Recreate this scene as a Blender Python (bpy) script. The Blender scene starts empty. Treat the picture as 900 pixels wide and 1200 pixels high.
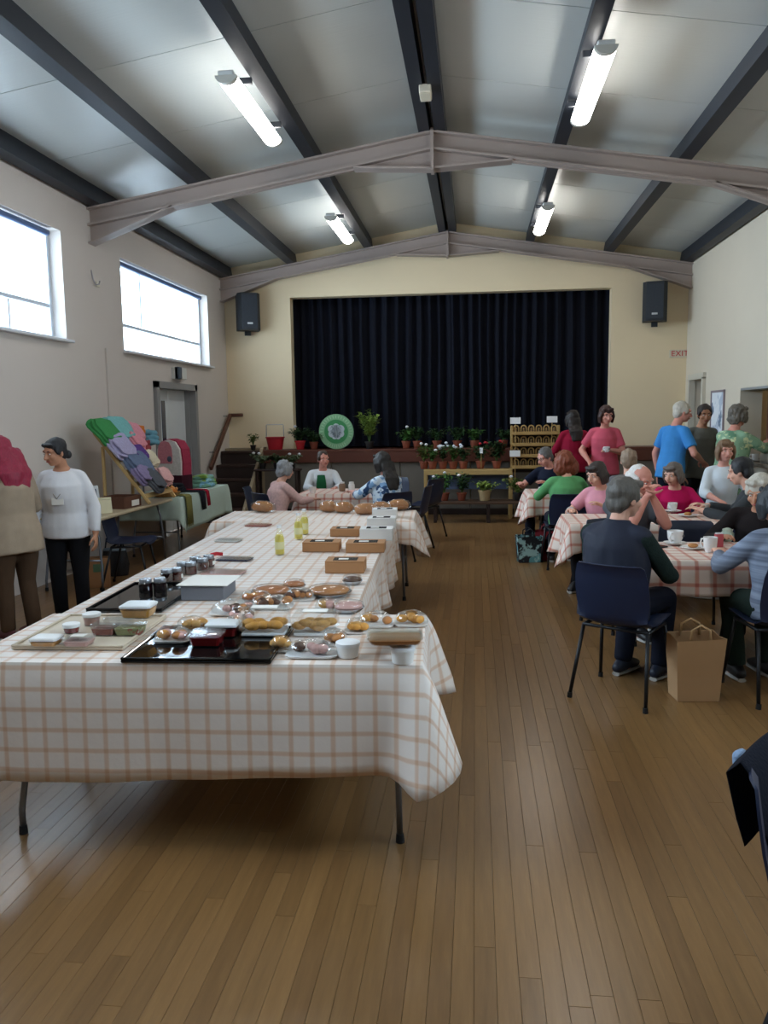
import bpy, bmesh, math, random
import numpy as np
from mathutils import Vector, Matrix, noise

random.seed(7)
PI = math.pi
sc = bpy.context.scene
COL = sc.collection
R = math.radians

# ------------------------------------------------------------------ camera
FPX, CX, CY = 936.0, 450.0, 600.0          # focal length in pixels of the 900x1200 frame
VPX, VPY, CAMH = 557.0, 487.0, 1.65        # vanishing point of the hall's long axis, eye height
_dy = np.array([VPX - CX, VPY - CY, FPX]); _dy /= np.linalg.norm(_dy)
_up = np.array([0.0, -1.0, 0.0]); _dz = _up - _dy * np.dot(_up, _dy); _dz /= np.linalg.norm(_dz)
_dx = np.cross(_dy, _dz)
if _dx[0] < 0: _dx = -_dx
MC = np.array([_dx, _dy, _dz])             # rows: hall axes in camera coordinates
def _ray(px, py): return MC @ np.array([(px - CX) / FPX, (py - CY) / FPX, 1.0])
def onz(px, py, z):                        # point of a horizontal surface (floor, table top) seen at a pixel
    d = _ray(px, py); t = (z - CAMH) / d[2]; return Vector((d[0] * t, d[1] * t, z))
def ony(px, py, y):
    d = _ray(px, py); t = y / d[1]; return Vector((d[0] * t, y, CAMH + d[2] * t))
def to_px(p):
    c = (np.array(p, float) - np.array([0, 0, CAMH])) @ MC
    return (CX + FPX * c[0] / c[2], CY + FPX * c[1] / c[2], c[2])
cam_d = bpy.data.cameras.new('camera'); cam = bpy.data.objects.new('camera', cam_d); COL.objects.link(cam)
_r, _u, _b = MC @ np.array([1, 0, 0]), MC @ np.array([0, -1, 0]), MC @ np.array([0, 0, -1])
cam.matrix_world = Matrix(((_r[0], _u[0], _b[0], 0), (_r[1], _u[1], _b[1], 0), (_r[2], _u[2], _b[2], CAMH), (0, 0, 0, 1)))
cam_d.sensor_fit = 'VERTICAL'; cam_d.sensor_height = 36.0; cam_d.lens = FPX / 1200.0 * 36.0
cam_d.clip_start = 0.05; cam_d.clip_end = 400
sc.camera = cam

# ------------------------------------------------------------------ light and exposure
sc.view_settings.view_transform = 'Standard'; sc.view_settings.look = 'None'
sc.view_settings.gamma = 1.0; sc.view_settings.use_curve_mapping = False
sc.view_settings.exposure = 0.35
SKY, TUBE = 22.0, 18.0
w = bpy.data.worlds.new('sky'); sc.world = w; w.use_nodes = True
w.node_tree.nodes['Background'].inputs[0].default_value = (0.80, 0.90, 1.0, 1)
w.node_tree.nodes['Background'].inputs[1].default_value = SKY
sc.cycles.use_denoising = True
sc.cycles.max_bounces = 8; sc.cycles.diffuse_bounces = 5; sc.cycles.glossy_bounces = 3
sc.cycles.transparent_max_bounces = 12; sc.cycles.transmission_bounces = 4
sc.cycles.sample_clamp_indirect = 6.0
sc.cycles.caustics_reflective = False; sc.cycles.caustics_refractive = False

XL, XR, YB, YF = -4.36, 3.47, 13.9, -4.0          # inner faces of the side walls, stage wall, rear wall
XC = -0.46                                         # ridge line
WZ0, WZ1 = 2.51, 3.65                              # window heights
WINS_L = [(0.4, 3.65), (5.05, 8.30), (9.73, 12.98)]
WINS_R = [(0.4, 3.65)]
def portal(x, y0, y1, sgn):
    l = bpy.data.lights.new('window_portal', 'AREA'); l.shape = 'RECTANGLE'
    l.size = WZ1 - WZ0; l.size_y = y1 - y0
    o = bpy.data.objects.new('window_portal', l); COL.objects.link(o)
    o.location = (x, (y0 + y1) / 2, (WZ0 + WZ1) / 2); o.rotation_euler = (0, R(-90) * sgn, 0)
    l.cycles.is_portal = True
for a, b in WINS_L: portal(XL - 0.30, a, b, 1)
for a, b in WINS_R: portal(XR + 0.30, a, b, -1)

# ------------------------------------------------------------------ helpers: materials
def srgb(h):
    h = h.lstrip('#'); v = [int(h[i:i + 2], 16) / 255 for i in (0, 2, 4)]
    return tuple((c / 12.92 if c <= .04045 else ((c + .055) / 1.055) ** 2.4) for c in v) + (1.0,)
MATS = {}
class NT:
    def __init__(s, name):
        s.m = bpy.data.materials.new(name); s.m.use_nodes = True; s.t = s.m.node_tree
        s.b = s.t.nodes['Principled BSDF']; s.out = s.t.nodes['Material Output']
    def n(s, typ, **kw):
        nd = s.t.nodes.new(typ)
        for k, v in kw.items():
            if k in nd.inputs.keys() if hasattr(nd.inputs, 'keys') else False: nd.inputs[k].default_value = v
            else: setattr(nd, k, v)
        return nd
    def l(s, a, b): s.t.links.new(a, b)
    def math(s, op, a, b=None):
        nd = s.t.nodes.new('ShaderNodeMath'); nd.operation = op
        for i, v in enumerate((a, b)):
            if v is None: continue
            if isinstance(v, (int, float)): nd.inputs[i].default_value = v
            else: s.l(v, nd.inputs[i])
        return nd.outputs[0]
    def mix(s, fac, a, b):
        nd = s.t.nodes.new('ShaderNodeMix'); nd.data_type = 'RGBA'
        for i, v in ((0, fac), (6, a), (7, b)):
            if isinstance(v, (int, float)): nd.inputs[i].default_value = v
            elif isinstance(v, tuple): nd.inputs[i].default_value = v
            else: s.l(v, nd.inputs[i])
        return nd.outputs[2]
    def noise(s, scale, detail=3, vec=None, rough=.5):
        nd = s.t.nodes.new('ShaderNodeTexNoise'); nd.inputs['Scale'].default_value = scale
        nd.inputs['Detail'].default_value = detail; nd.inputs['Roughness'].default_value = rough
        if vec is not None: s.l(vec, nd.inputs['Vector'])
        return nd.outputs[0]
    def ramp(s, fac, stops):
        nd = s.t.nodes.new('ShaderNodeValToRGB'); s.l(fac, nd.inputs[0]); e = nd.color_ramp.elements
        while len(e) < len(stops): e.new(.5)
        for i, (p, c) in enumerate(stops): e[i].position = p; e[i].color = c
        return nd.outputs[0]
    def coord(s, which='Object'): return s.t.nodes.new('ShaderNodeTexCoord').outputs[which]
    def mapping(s, vec, scale=(1, 1, 1), rot=(0, 0, 0)):
        nd = s.t.nodes.new('ShaderNodeMapping'); s.l(vec, nd.inputs[0]); nd.inputs['Scale'].default_value = scale
        nd.inputs['Rotation'].default_value = rot; return nd.outputs[0]
    def bump(s, h, strength=.3, dist=.01):
        nd = s.t.nodes.new('ShaderNodeBump'); nd.inputs['Strength'].default_value = strength
        nd.inputs['Distance'].default_value = dist; s.l(h, nd.inputs['Height']); s.l(nd.outputs[0], s.b.inputs['Normal'])
    def set(s, **kw):
        for k, v in kw.items(): s.b.inputs[k.replace('_', ' ')].default_value = v
        return s
def mat(name, hexc, rough=.6, metal=0.0, var=.12, scale=6.0, bump=0.0, bscale=60.0, spec=.5, sheen=0.0):
    """plain coloured surface with a little tonal variation and optional fine relief"""
    if name in MATS: return MATS[name]
    t = NT(name); c = srgb(hexc); co = t.coord()
    d = tuple(max(0, x * (1 - var)) for x in c[:3]) + (1,); e = tuple(min(1, x * (1 + var)) for x in c[:3]) + (1,)
    t.l(t.mix(t.noise(scale, 3, co), d, e), t.b.inputs['Base Color'])
    t.set(Roughness=rough, Metallic=metal); t.b.inputs['Specular IOR Level'].default_value = spec
    if sheen: t.b.inputs['Sheen Weight'].default_value = sheen
    if bump: t.bump(t.noise(bscale, 2, co), bump, .004)
    MATS[name] = t.m; return t.m
def cloth_mat(name, hexc, var=.18): return mat(name, hexc, .9, 0, var, 9, .35, 180, .2, .0)
def knit_mat(name, hexc): return mat(name, hexc, .95, 0, .25, 40, .8, 120, .15)
def glass_mat(name, tint='#ffffff', gloss=.12, rough=.05, kf=.7):
    if name in MATS: return MATS[name]
    t = NT(name); t.t.nodes.remove(t.b)
    tr = t.n('ShaderNodeBsdfTransparent'); tr.inputs[0].default_value = srgb(tint)
    gl = t.n('ShaderNodeBsdfGlossy'); gl.inputs['Roughness'].default_value = rough; gl.inputs[0].default_value = (1, 1, 1, 1)
    fr = t.n('ShaderNodeLayerWeight'); fr.inputs[0].default_value = .35
    f = t.math('MULTIPLY_ADD', fr.outputs['Fresnel'], kf); f.node.inputs[2].default_value = gloss
    mx = t.n('ShaderNodeMixShader'); t.l(f, mx.inputs[0]); t.l(tr.outputs[0], mx.inputs[1]); t.l(gl.outputs[0], mx.inputs[2])
    t.l(mx.outputs[0], t.out.inputs[0]); MATS[name] = t.m; return t.m
def check_mat(name, base, line, cross, pitch=.079, width=.20, second=None):
    """woven check table cloth, laid out along the cloth's own threads (UV in metres)"""
    t = NT(name); uv = t.coord('UV'); sp = t.n('ShaderNodeSeparateXYZ'); t.l(uv, sp.inputs[0])
    def stripe(o):
        a = t.math('FRACT', t.math('MULTIPLY', o, 1 / pitch)); d = t.math('ABSOLUTE', t.math('SUBTRACT', a, .5))
        nd = t.n('ShaderNodeMapRange'); t.l(d, nd.inputs[0])
        nd.inputs[1].default_value = .5 - width / 2 - .05; nd.inputs[2].default_value = .5 - width / 2 + .03
        return nd.outputs[0]
    a, b = stripe(sp.outputs[0]), stripe(sp.outputs[1])
    one = t.math('MAXIMUM', a, b); two = t.math('MULTIPLY', a, b)
    c = t.mix(one, srgb(base), srgb(line)); c = t.mix(two, c, srgb(cross))
    nz = t.noise(4, 3, uv); c = t.mix(t.math('MULTIPLY', nz, .12), c, (.35, .3, .28, 1))
    t.l(c, t.b.inputs['Base Color']); t.set(Roughness=.5); t.b.inputs['Specular IOR Level'].default_value = .55
    t.bump(t.noise(14, 4, uv), .25, .01); MATS[name] = t.m; return t.m
def spots_mat(name, base, cols, scale=9.0, thr=.42):
    """printed fabric: irregular blotches of several colours"""
    if name in MATS: return MATS[name]
    t = NT(name); co = t.coord(); c = srgb(base)
    for i, h in enumerate(cols):
        m = t.mapping(co, (1, 1, 1), (i * .7, i * .4, i)); nz = t.noise(scale * (1 + .3 * i), 4, m)
        f = t.ramp(nz, [(1 - thr, (0, 0, 0, 1)), (1 - thr + .04, (1, 1, 1, 1))])
        c = t.mix(f, c, srgb(h))
    t.l(c, t.b.inputs['Base Color']); t.set(Roughness=.9); MATS[name] = t.m; return t.m
def stripe_mat(name, a, b, scale=30.0):
    t = NT(name); co = t.coord(); m = t.mapping(co, (.6, .6, scale)); nz = t.noise(1.0, 3, m)
    t.l(t.ramp(nz, [(.38, srgb(a)), (.6, srgb(b))]), t.b.inputs['Base Color']); t.set(Roughness=.95); MATS[name] = t.m; return t.m
def hair_mat(name, h, var=.35):
    if name in MATS: return MATS[name]
    t = NT(name); co = t.coord(); m = t.mapping(co, (1, 1, .22)); c = srgb(h)
    nz = t.noise(120, 3, m)
    t.l(t.mix(nz, tuple(x * (1 - var) for x in c[:3]) + (1,), tuple(min(1, x * (1 + var)) for x in c[:3]) + (1,)), t.b.inputs['Base Color'])
    t.set(Roughness=.55); t.bump(nz, .6, .006); MATS[name] = t.m; return t.m
def emit_mat(name, col, strength):
    t = NT(name); t.b.inputs['Emission Color'].default_value = col; t.b.inputs['Emission Strength'].default_value = strength
    t.b.inputs['Base Color'].default_value = (.9, .9, .9, 1); MATS[name] = t.m; return t.m

# ------------------------------------------------------------------ helpers: meshes and objects
class MB:
    def __init__(s): s.v = []; s.f = []; s.m = []; s.uv = None; s.mi = 0
    def add(s, vs, fs):
        o = len(s.v); s.v += [tuple(p) for p in vs]; s.f += [tuple(i + o for i in f) for f in fs]; s.m += [s.mi] * len(fs); return s
    def mat(s, i): s.mi = i; return s
    def box(s, c, size, rot=None, bev=0):
        x, y, z = [k / 2 for k in size]
        if bev:
            b = min(bev, x * .9, y * .9, z * .9); vs = []
            for sx, sy, sz in ((-1, -1, -1), (1, -1, -1), (1, 1, -1), (-1, 1, -1), (-1, -1, 1), (1, -1, 1), (1, 1, 1), (-1, 1, 1)):
                vs += [(sx * (x - b), sy * (y - b), sz * z), (sx * (x - b), sy * y, sz * (z - b)), (sx * x, sy * (y - b), sz * (z - b))]
            Z, Y, X = 0, 1, 2; k = lambda i, a: i * 3 + a
            fs = [[k(i, Z) for i in (3, 2, 1, 0)], [k(i, Z) for i in (4, 5, 6, 7)], [k(i, Y) for i in (0, 1, 5, 4)], [k(i, Y) for i in (2, 3, 7, 6)],
                  [k(i, X) for i in (1, 2, 6, 5)], [k(i, X) for i in (3, 0, 4, 7)]]
            for a, b2, p, q in ((0, 1, Z, Y), (1, 2, Z, X), (2, 3, Z, Y), (3, 0, Z, X), (4, 5, Y, Z), (5, 6, X, Z), (6, 7, Y, Z), (7, 4, X, Z),
                                (0, 4, Y, X), (1, 5, X, Y), (2, 6, Y, X), (3, 7, X, Y)):
                fs.append([k(a, p), k(b2, p), k(b2, q), k(a, q)])
            for i in range(8): fs.append([k(i, 0), k(i, 1), k(i, 2)])
        else:
            vs = [(a, b, d) for d in (-z, z) for b in (-y, y) for a in (-x, x)]
            fs = [(0, 2, 3, 1), (4, 5, 7, 6), (0, 1, 5, 4), (2, 6, 7, 3), (0, 4, 6, 2), (1, 3, 7, 5)]
        M_ = rot if rot is not None else Matrix.Identity(3)
        return s.add([Vector(c) + M_ @ Vector(p) for p in vs], fs)
    def rings(s, rings, cap=True, closed=False):
        n = len(rings[0]); o = len(s.v); vs = [p for r in rings for p in r]; fs = []
        m = len(rings)
        for i in range(m if closed else m - 1):
            for j in range(n):
                a, b = i * n + j, i * n + (j + 1) % n; c, d = ((i + 1) % m) * n + (j + 1) % n, ((i + 1) % m) * n + j
                fs.append((a, b, c, d))
        if cap and not closed: fs += [tuple(range(n - 1, -1, -1)), tuple(range((m - 1) * n, m * n))]
        return s.add(vs, fs)
    def loft(s, path, rx, ry=None, xd=(1, 0, 0), n=14, cap=True, ends=0):
        """rings along a path; rx, ry are the half widths; xd the direction of rx. ends > 0 rounds both ends off"""
        P = [Vector(p) for p in path]; ry = rx if ry is None else ry; rr = []
        if not hasattr(rx, '__len__'): rx = [rx] * len(P)
        if not hasattr(ry, '__len__'): ry = [ry] * len(P)
        T = [(P[min(i + 1, len(P) - 1)] - P[max(i - 1, 0)]).normalized() for i in range(len(P))]
        items = [(P[i], T[i], rx[i], ry[i]) for i in range(len(P))]
        if ends:
            a = items[0]; b = items[-1]
            pre = [(a[0] - a[1] * ends * math.sin(q) * min(a[2], a[3]), a[1], a[2] * math.cos(q), a[3] * math.cos(q)) for q in (1.45, 1.0, .5)]
            post = [(b[0] + b[1] * ends * math.sin(q) * min(b[2], b[3]), b[1], b[2] * math.cos(q), b[3] * math.cos(q)) for q in (.5, 1.0, 1.45)]
            items = pre + items + post
        for p, t, a, b in items:
            x = Vector(xd); x = x - t * x.dot(t)
            if x.length < 1e-4: x = Vector((0, 1, 0)) - t * t.y
            if x.length < 1e-4: x = Vector((0, 0, 1))
            x.normalize(); y = t.cross(x)
            rr.append([p + x * (a * math.cos(2 * PI * k / n)) + y * (b * math.sin(2 * PI * k / n)) for k in range(n)])
        return s.rings(rr, cap)
    def cyl(s, a, b, r0, r1=None, n=14): return s.loft([a, b], [r0, r0 if r1 is None else r1], n=n)
    def tube(s, pts, r, n=10): return s.loft(pts, r, n=n, xd=(.31, .57, .76))
    def cap(s, a, b, r0, r1, n=12): return s.loft([a, b], [r0, r1], n=n, ends=1, xd=(.31, .57, .76))
    def ell(s, c, r, rot=None, n=14, m=9):
        M_ = rot if rot is not None else Matrix.Identity(3); rr = []; c = Vector(c)
        for i in range(m):
            q = -PI / 2 + PI * (i + .15 if i == 0 else (i - .15 if i == m - 1 else i)) / (m - 1); z, k = math.sin(q), math.cos(q)
            rr.append([c + M_ @ Vector((r[0] * k * math.cos(2 * PI * j / n), r[1] * k * math.sin(2 * PI * j / n), r[2] * z)) for j in range(n)])
        return s.rings(rr)
    def lathe(s, prof, c=(0, 0, 0), n=20, cap=True):
        c = Vector(c)
        return s.rings([[c + Vector((r * math.cos(2 * PI * j / n), r * math.sin(2 * PI * j / n), z)) for j in range(n)] for r, z in prof], cap)
    def prism(s, poly, axis, a, b):
        """extrude a polygon of (u, v) along axis 'x', 'y' or 'z' from a to b"""
        f = {'x': lambda u, v, w: (w, u, v), 'y': lambda u, v, w: (u, w, v), 'z': lambda u, v, w: (u, v, w)}[axis]
        return s.rings([[f(u, v, a) for u, v in poly], [f(u, v, b) for u, v in poly]])
    def mesh(s, name, mats, smooth=False):
        me = bpy.data.meshes.new(name); me.from_pydata(s.v, [], s.f)
        for m in (mats if isinstance(mats, (list, tuple)) else [mats]): me.materials.append(m)
        if s.m and max(s.m): me.polygons.foreach_set('material_index', s.m)
        if s.uv:
            l = me.uv_layers.new(name='UVMap')
            vi = np.empty(len(me.loops), int); me.loops.foreach_get('vertex_index', vi)
            l.data.foreach_set('uv', np.array(s.uv, float)[vi].ravel())
        bm = bmesh.new(); bm.from_mesh(me); bmesh.ops.recalc_face_normals(bm, faces=bm.faces); bm.to_mesh(me); bm.free()
        if smooth is True: me.polygons.foreach_set('use_smooth', [True] * len(me.polygons))
        elif smooth: me.set_sharp_from_angle(angle=R(smooth)) if False else me.polygons.foreach_set('use_smooth', [True] * len(me.polygons)); me.update()
        return me
    def build(s, name, mats, parent=None, smooth=False, loc=None, rz=0.0):
        me = s.mesh(name, mats, bool(smooth))
        if smooth and smooth is not True: me.set_sharp_from_angle(angle=R(smooth))
        return link(name, me, parent, loc, rz)
def link(name, me, parent=None, loc=None, rz=0.0):
    o = bpy.data.objects.new(name, me); COL.objects.link(o); o.parent = parent
    if loc is not None: o.location = loc
    if rz: o.rotation_euler = (0, 0, rz)
    return o
def tag(o, label=None, cat=None, group=None, kind=None):
    for k, v in (('label', label), ('category', cat), ('group', group), ('kind', kind)):
        if v: o[k] = v
    return o
def thing(name, label, cat, loc=(0, 0, 0), rz=0.0, group=None):
    return tag(link(name, None, None, loc, rz), label, cat, group)
def struct(o): o['kind'] = 'structure'; return o
def copy_tree(o, parent=None):
    c = o.copy(); COL.objects.link(c); c.parent = parent
    for ch in KIDS.get(o.name, []): copy_tree(ch, c)
    return c
KIDS = {}
def note_kids(o):
    ks = [c for c in COL.objects if c.parent == o]; KIDS[o.name] = ks
    for k in ks: note_kids(k)

# ------------------------------------------------------------------ the hall
def wood_mat(name, a, b, c, rough=.35, attr=None, grain=(14, 1.2, 14)):
    t = NT(name); co = t.coord(); m = t.mapping(co, grain); nz = t.noise(3.0, 5, m, .6)
    col = t.ramp(nz, [(.25, srgb(a)), (.55, srgb(b)), (.8, srgb(c))])
    if attr:
        at = t.n('ShaderNodeAttribute'); at.attribute_name = attr
        sh = t.ramp(at.outputs['Fac'], [(0, (.79, .76, .73, 1)), (.5, (.88, .87, .85, 1)), (1, (1.02, 1.0, .96, 1))])
        mu = t.n('ShaderNodeMix'); mu.data_type = 'RGBA'; mu.blend_type = 'MULTIPLY'; mu.inputs[0].default_value = 1.0
        t.l(col, mu.inputs[6]); t.l(sh, mu.inputs[7]); col = mu.outputs[2]
        t.b.inputs['Roughness'].default_value = rough
    else: t.b.inputs['Roughness'].default_value = rough
    t.l(col, t.b.inputs['Base Color']); t.bump(nz, .08, .002); MATS[name] = t.m; return t.m
M_floor = wood_mat('floor_boards', '#7b5c39', '#886741', '#93734b', .28, 'shade')
M_gap = mat('floor_gap', '#57412a', .9)
floor = struct(MB().box(((XL + XR) / 2, 5.0, -.06), (XR - XL + .6, 18.6, .08)).build('floor', M_gap))
PW = .066; planks = []
rnd = random.Random(3)
x = XL
while x < XR - .01:
    y = YF - rnd.uniform(0, 1.6)
    while y < YB + .2:
        L = rnd.choice((1.2, 1.5, 1.8, 2.1)); planks.append((x, y, L, rnd.randrange(9))); y += L
    x += PW
def plank_area(p):
    x, y, L, s = p
    if y + L < 1.75 or y > 10: return 0
    c = (x + PW / 2, max(y, 1.9) + .3, 0); q = to_px(c)
    if not (-60 < q[0] < 960 and q[1] < 1330): return 0
    if q[0] < 485 and q[1] < 930: return 0                      # under the long stall table
    return PW * min(L, y + L - 1.9) / max(q[2], .5) ** 3
planks.sort(key=plank_area, reverse=True)
def plank_geo(mb, x, y, w_, L, z=0): mb.box((x + w_ / 2, y + L / 2, z - .011), (w_ - .0009, L - .0009, .022), bev=.0007)
pm = {}
for (x, y, L, s_) in planks[:300]:
    if (L, s_) not in pm:
        b = MB(); plank_geo(b, 0, 0, PW, L); me = b.mesh('plank', M_floor)
        at = me.attributes.new('shade', 'FLOAT', 'POINT'); at.data.foreach_set('value', [s_ / 8] * len(me.vertices)); pm[(L, s_)] = me
    link('plank', pm[(L, s_)], floor, (x, y, 0))
b = MB(); sh = []
for (x, y, L, s_) in planks[300:]:
    w_ = min(PW, XR - x); n0 = len(b.v); b.box((x + w_ / 2, y + L / 2, -.011), (w_ - .0014, L - .0014, .022)); sh += [s_ / 8] * (len(b.v) - n0)
me = b.mesh('floorboards', M_floor); at = me.attributes.new('shade', 'FLOAT', 'POINT'); at.data.foreach_set('value', sh)
o = link('floorboards', me, floor); o['kind'] = 'stuff'

def plaster(name, c, var=.05):
    t = NT(name); co = t.coord(); a = srgb(c); nz = t.noise(1.3, 4, co)
    t.l(t.mix(nz, tuple(x * (1 - var) for x in a[:3]) + (1,), tuple(min(1, x * (1 + var)) for x in a[:3]) + (1,)), t.b.inputs['Base Color'])
    t.set(Roughness=.7); t.bump(t.noise(90, 2, co), .12, .003); MATS[name] = t.m; return t.m
M_cream = plaster('cream_wall', '#e8d6b4'); M_side = plaster('side_wall', '#d0c8c2'); M_right = plaster('pale_wall', '#d4cab8')
def wall_holes(name, axis, p0, p1, a0, a1, z1, holes, m):
    """wall slab between p0 and p1 on its thin axis, a0..a1 along it, with rectangular openings (a, b, z0, z1)"""
    us = sorted({a0, a1} | {h[0] for h in holes} | {h[1] for h in holes}); zs = sorted({0, z1} | {h[2] for h in holes} | {h[3] for h in holes})
    b = MB()
    for i in range(len(us) - 1):
        for j in range(len(zs) - 1):
            u, z = (us[i] + us[i + 1]) / 2, (zs[j] + zs[j + 1]) / 2
            if any(h[0] < u < h[1] and h[2] < z < h[3] for h in holes): continue
            c = ((p0 + p1) / 2, u, z) if axis == 'x' else (u, (p0 + p1) / 2, z)
            sz = (abs(p1 - p0), us[i + 1] - us[i], zs[j + 1] - zs[j]) if axis == 'x' else (us[i + 1] - us[i], abs(p1 - p0), zs[j + 1] - zs[j])
            b.box(c, sz)
    return struct(b.build(name, m))
DOOR = (10.66, 12.12, 0, 2.10)
wall_holes('wall_left', 'x', XL - .28, XL, YF, 16.2, 4.30, [(a, b_, WZ0, WZ1) for a, b_ in WINS_L] + [DOOR], M_side)
HATCH = (9.15, 11.10, 1.05, 1.96); RDOOR = (12.78, 13.50, 0, 2.18)
wall_holes('wall_right', 'x', XR, XR + .28, YF, 16.2, 4.30, [(a, b_, WZ0, WZ1) for a, b_ in WINS_R] + [HATCH, RDOOR], M_right)
struct(MB().box(((XL + XR) / 2, YF - .1, 2.6), (XR - XL + .56, .2, 5.2)).build('wall_rear', M_side))
STAGE_Z, APRON = 1.11, 13.38
OX0, OX1, OZ = -3.19, 2.245, 3.72
OP = (OX0, OX1, STAGE_Z - .02, OZ)
wall_holes('wall_stage', 'y', YB, YB + .22, XL, XR, 5.0, [OP], M_cream)
struct(MB().box(((XL + XR) / 2, 16.3, 2.6), (XR - XL + .56, .2, 5.2)).build('wall_backstage', M_side))

# roof: panels, purlins, portal frames
SL = .163; ZT = 4.68                                  # roof slope, purlin underside at the ridge
def zp(x): return ZT - SL * abs(x - XC)               # underside of purlins / top of frames
def panel_mat():
    t = NT('roof_panel'); co = t.coord(); m = t.mapping(co, (1.0, 26, 1)); nz = t.noise(2, 3, m); big = t.noise(.5, 3, co)
    t.l(t.mix(big, srgb('#b9bdbb'), srgb('#d3d6d2')), t.b.inputs['Base Color'])
    t.set(Roughness=.33); t.b.inputs['Specular IOR Level'].default_value = .6; t.bump(nz, .16, .01); MATS['roof_panel'] = t.m; return t.m
M_panel = panel_mat(); M_seam = mat('seam', '#6d7172', .8)
b = MB()
for s_, xe in ((-1, XL - .3), (1, XR + .3)):
    ze = zp(xe) + .25; zr = zp(XC) + .25
    b.prism([(XC, zr), (XC, zr + .06), (xe, ze + .06), (xe, ze)], 'y', YF - .2, 16.4)
ceil = struct(b.build('ceiling', M_seam))
for s_, xe in ((-1, XL - .02), (1, XR + .02)):
    pmesh = None; y = YF
    while y < 16.2:
        if pmesh is None:
            q = MB(); za, zb = zp(XC) + .19, zp(xe) + .19
            q.prism([(XC + s_ * .01, za), (XC + s_ * .01, za + .058), (xe, zb + .058), (xe, zb)], 'y', .005, 1.495); pmesh = q.mesh('panel', M_panel)
        link('panel', pmesh, ceil, (0, y, 0)); y += 1.5
M_purlin = mat('purlin_paint', '#1d222b', .5, 0, .2, 5); M_frame = mat('frame_paint', '#a59790', .5, 0, .06, 3)
def purlin(xs, wd, name='trim_1', hgt=.19):
    for xx in xs: pass
    b = MB()
    for xx in xs: b.box((xx, (YF + YB) / 2, zp(xx) + hgt / 2), (wd, YB - YF, hgt), Matrix.Rotation(math.atan(SL) * (1 if xx < XC else -1) * (0 if abs(xx - XC) < .3 else 1), 3, 'Y').inverted() if True else None)
    return b
n = 1
for xs in [(-4.27,), (-3.12,), (-1.80,), (XC - .085,), (XC + .085,), (.90,), (2.17,), (3.39,)]:
    o = purlin(xs, .13 if abs(xs[0] - XC) > .3 else .12).build('purlin_beam', M_purlin); struct(o); o['label'] = 'dark steel roof purlin running the length of the hall'
# junction box on the ridge
j = thing('junction_box', 'cream junction box fixed under the dark ridge purlins', 'junction box', (XC, 7.83, ZT - .08))
MB().box((0, 0, .04), (.11, .22, .075), bev=.008).build('body', mat('cream_plastic', '#d9d2c0', .4), j)
MB().box((0, 0, -.002), (.10, .20, .012), bev=.004).build('lid', mat('cream_plastic2', '#cfc7b2', .4), j)
def portal_frame(y):
    e = link('portal_frame_beam', None, None, (0, y, 0)); struct(e); e['label'] = 'pinkish grey steel portal frame beam spanning the roof'
    T, W2 = .19, .085
    for s_, xe in ((-1, XL), (1, XR)):
        xs = [XC, XC + s_ * .85, xe - s_ * 1.0, xe]
        top = [(x, zp(x) - .004) for x in xs]
        def bot(x, i): return {0: zp(XC) - .40, 1: zp(x) - .215, 2: zp(x) - .20, 3: zp(x) - .40}[i]
        lo = [(x, bot(x, i)) for i, x in enumerate(xs)]
        b = MB()
        for i in range(3):   # web
            b.prism([top[i], top[i + 1], lo[i + 1], lo[i]], 'y', -.012, .012)
        b.build('web', M_frame, e)
        b = MB()
        b.prism([top[0], top[3], (top[3][0], top[3][1] - .022), (top[0][0], top[0][1] - .022)], 'y', -W2, W2)
        b.build('top_flange', M_frame, e)
        b = MB(); q = [(x, zp(x) - .20) for x in xs]
        b.prism([q[0], q[3], (q[3][0], q[3][1] + .022), (q[0][0], q[0][1] + .022)], 'y', -W2, W2)
        b.build('bottom_flange', M_frame, e)
        b = MB(); b.prism([(lo[0][0], lo[0][1]), (lo[1][0], lo[1][1]), (lo[1][0], lo[1][1] + .02), (lo[0][0], lo[0][1] + .02)], 'y', -W2, W2).build('apex_haunch', M_frame, e)
        b = MB(); b.prism([lo[2], lo[3], (lo[3][0], lo[3][1] + .02), (lo[2][0], lo[2][1] + .02)], 'y', -W2, W2).build('eave_haunch', M_frame, e)
    b = MB().box((XC, 0, zp(XC) - .20), (.035, .20, .43)); b.build('apex_plate', M_frame, e)
for y in (4.35, 9.0, 13.72): portal_frame(y)
for y in (-.3,): portal_frame(y)

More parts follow.
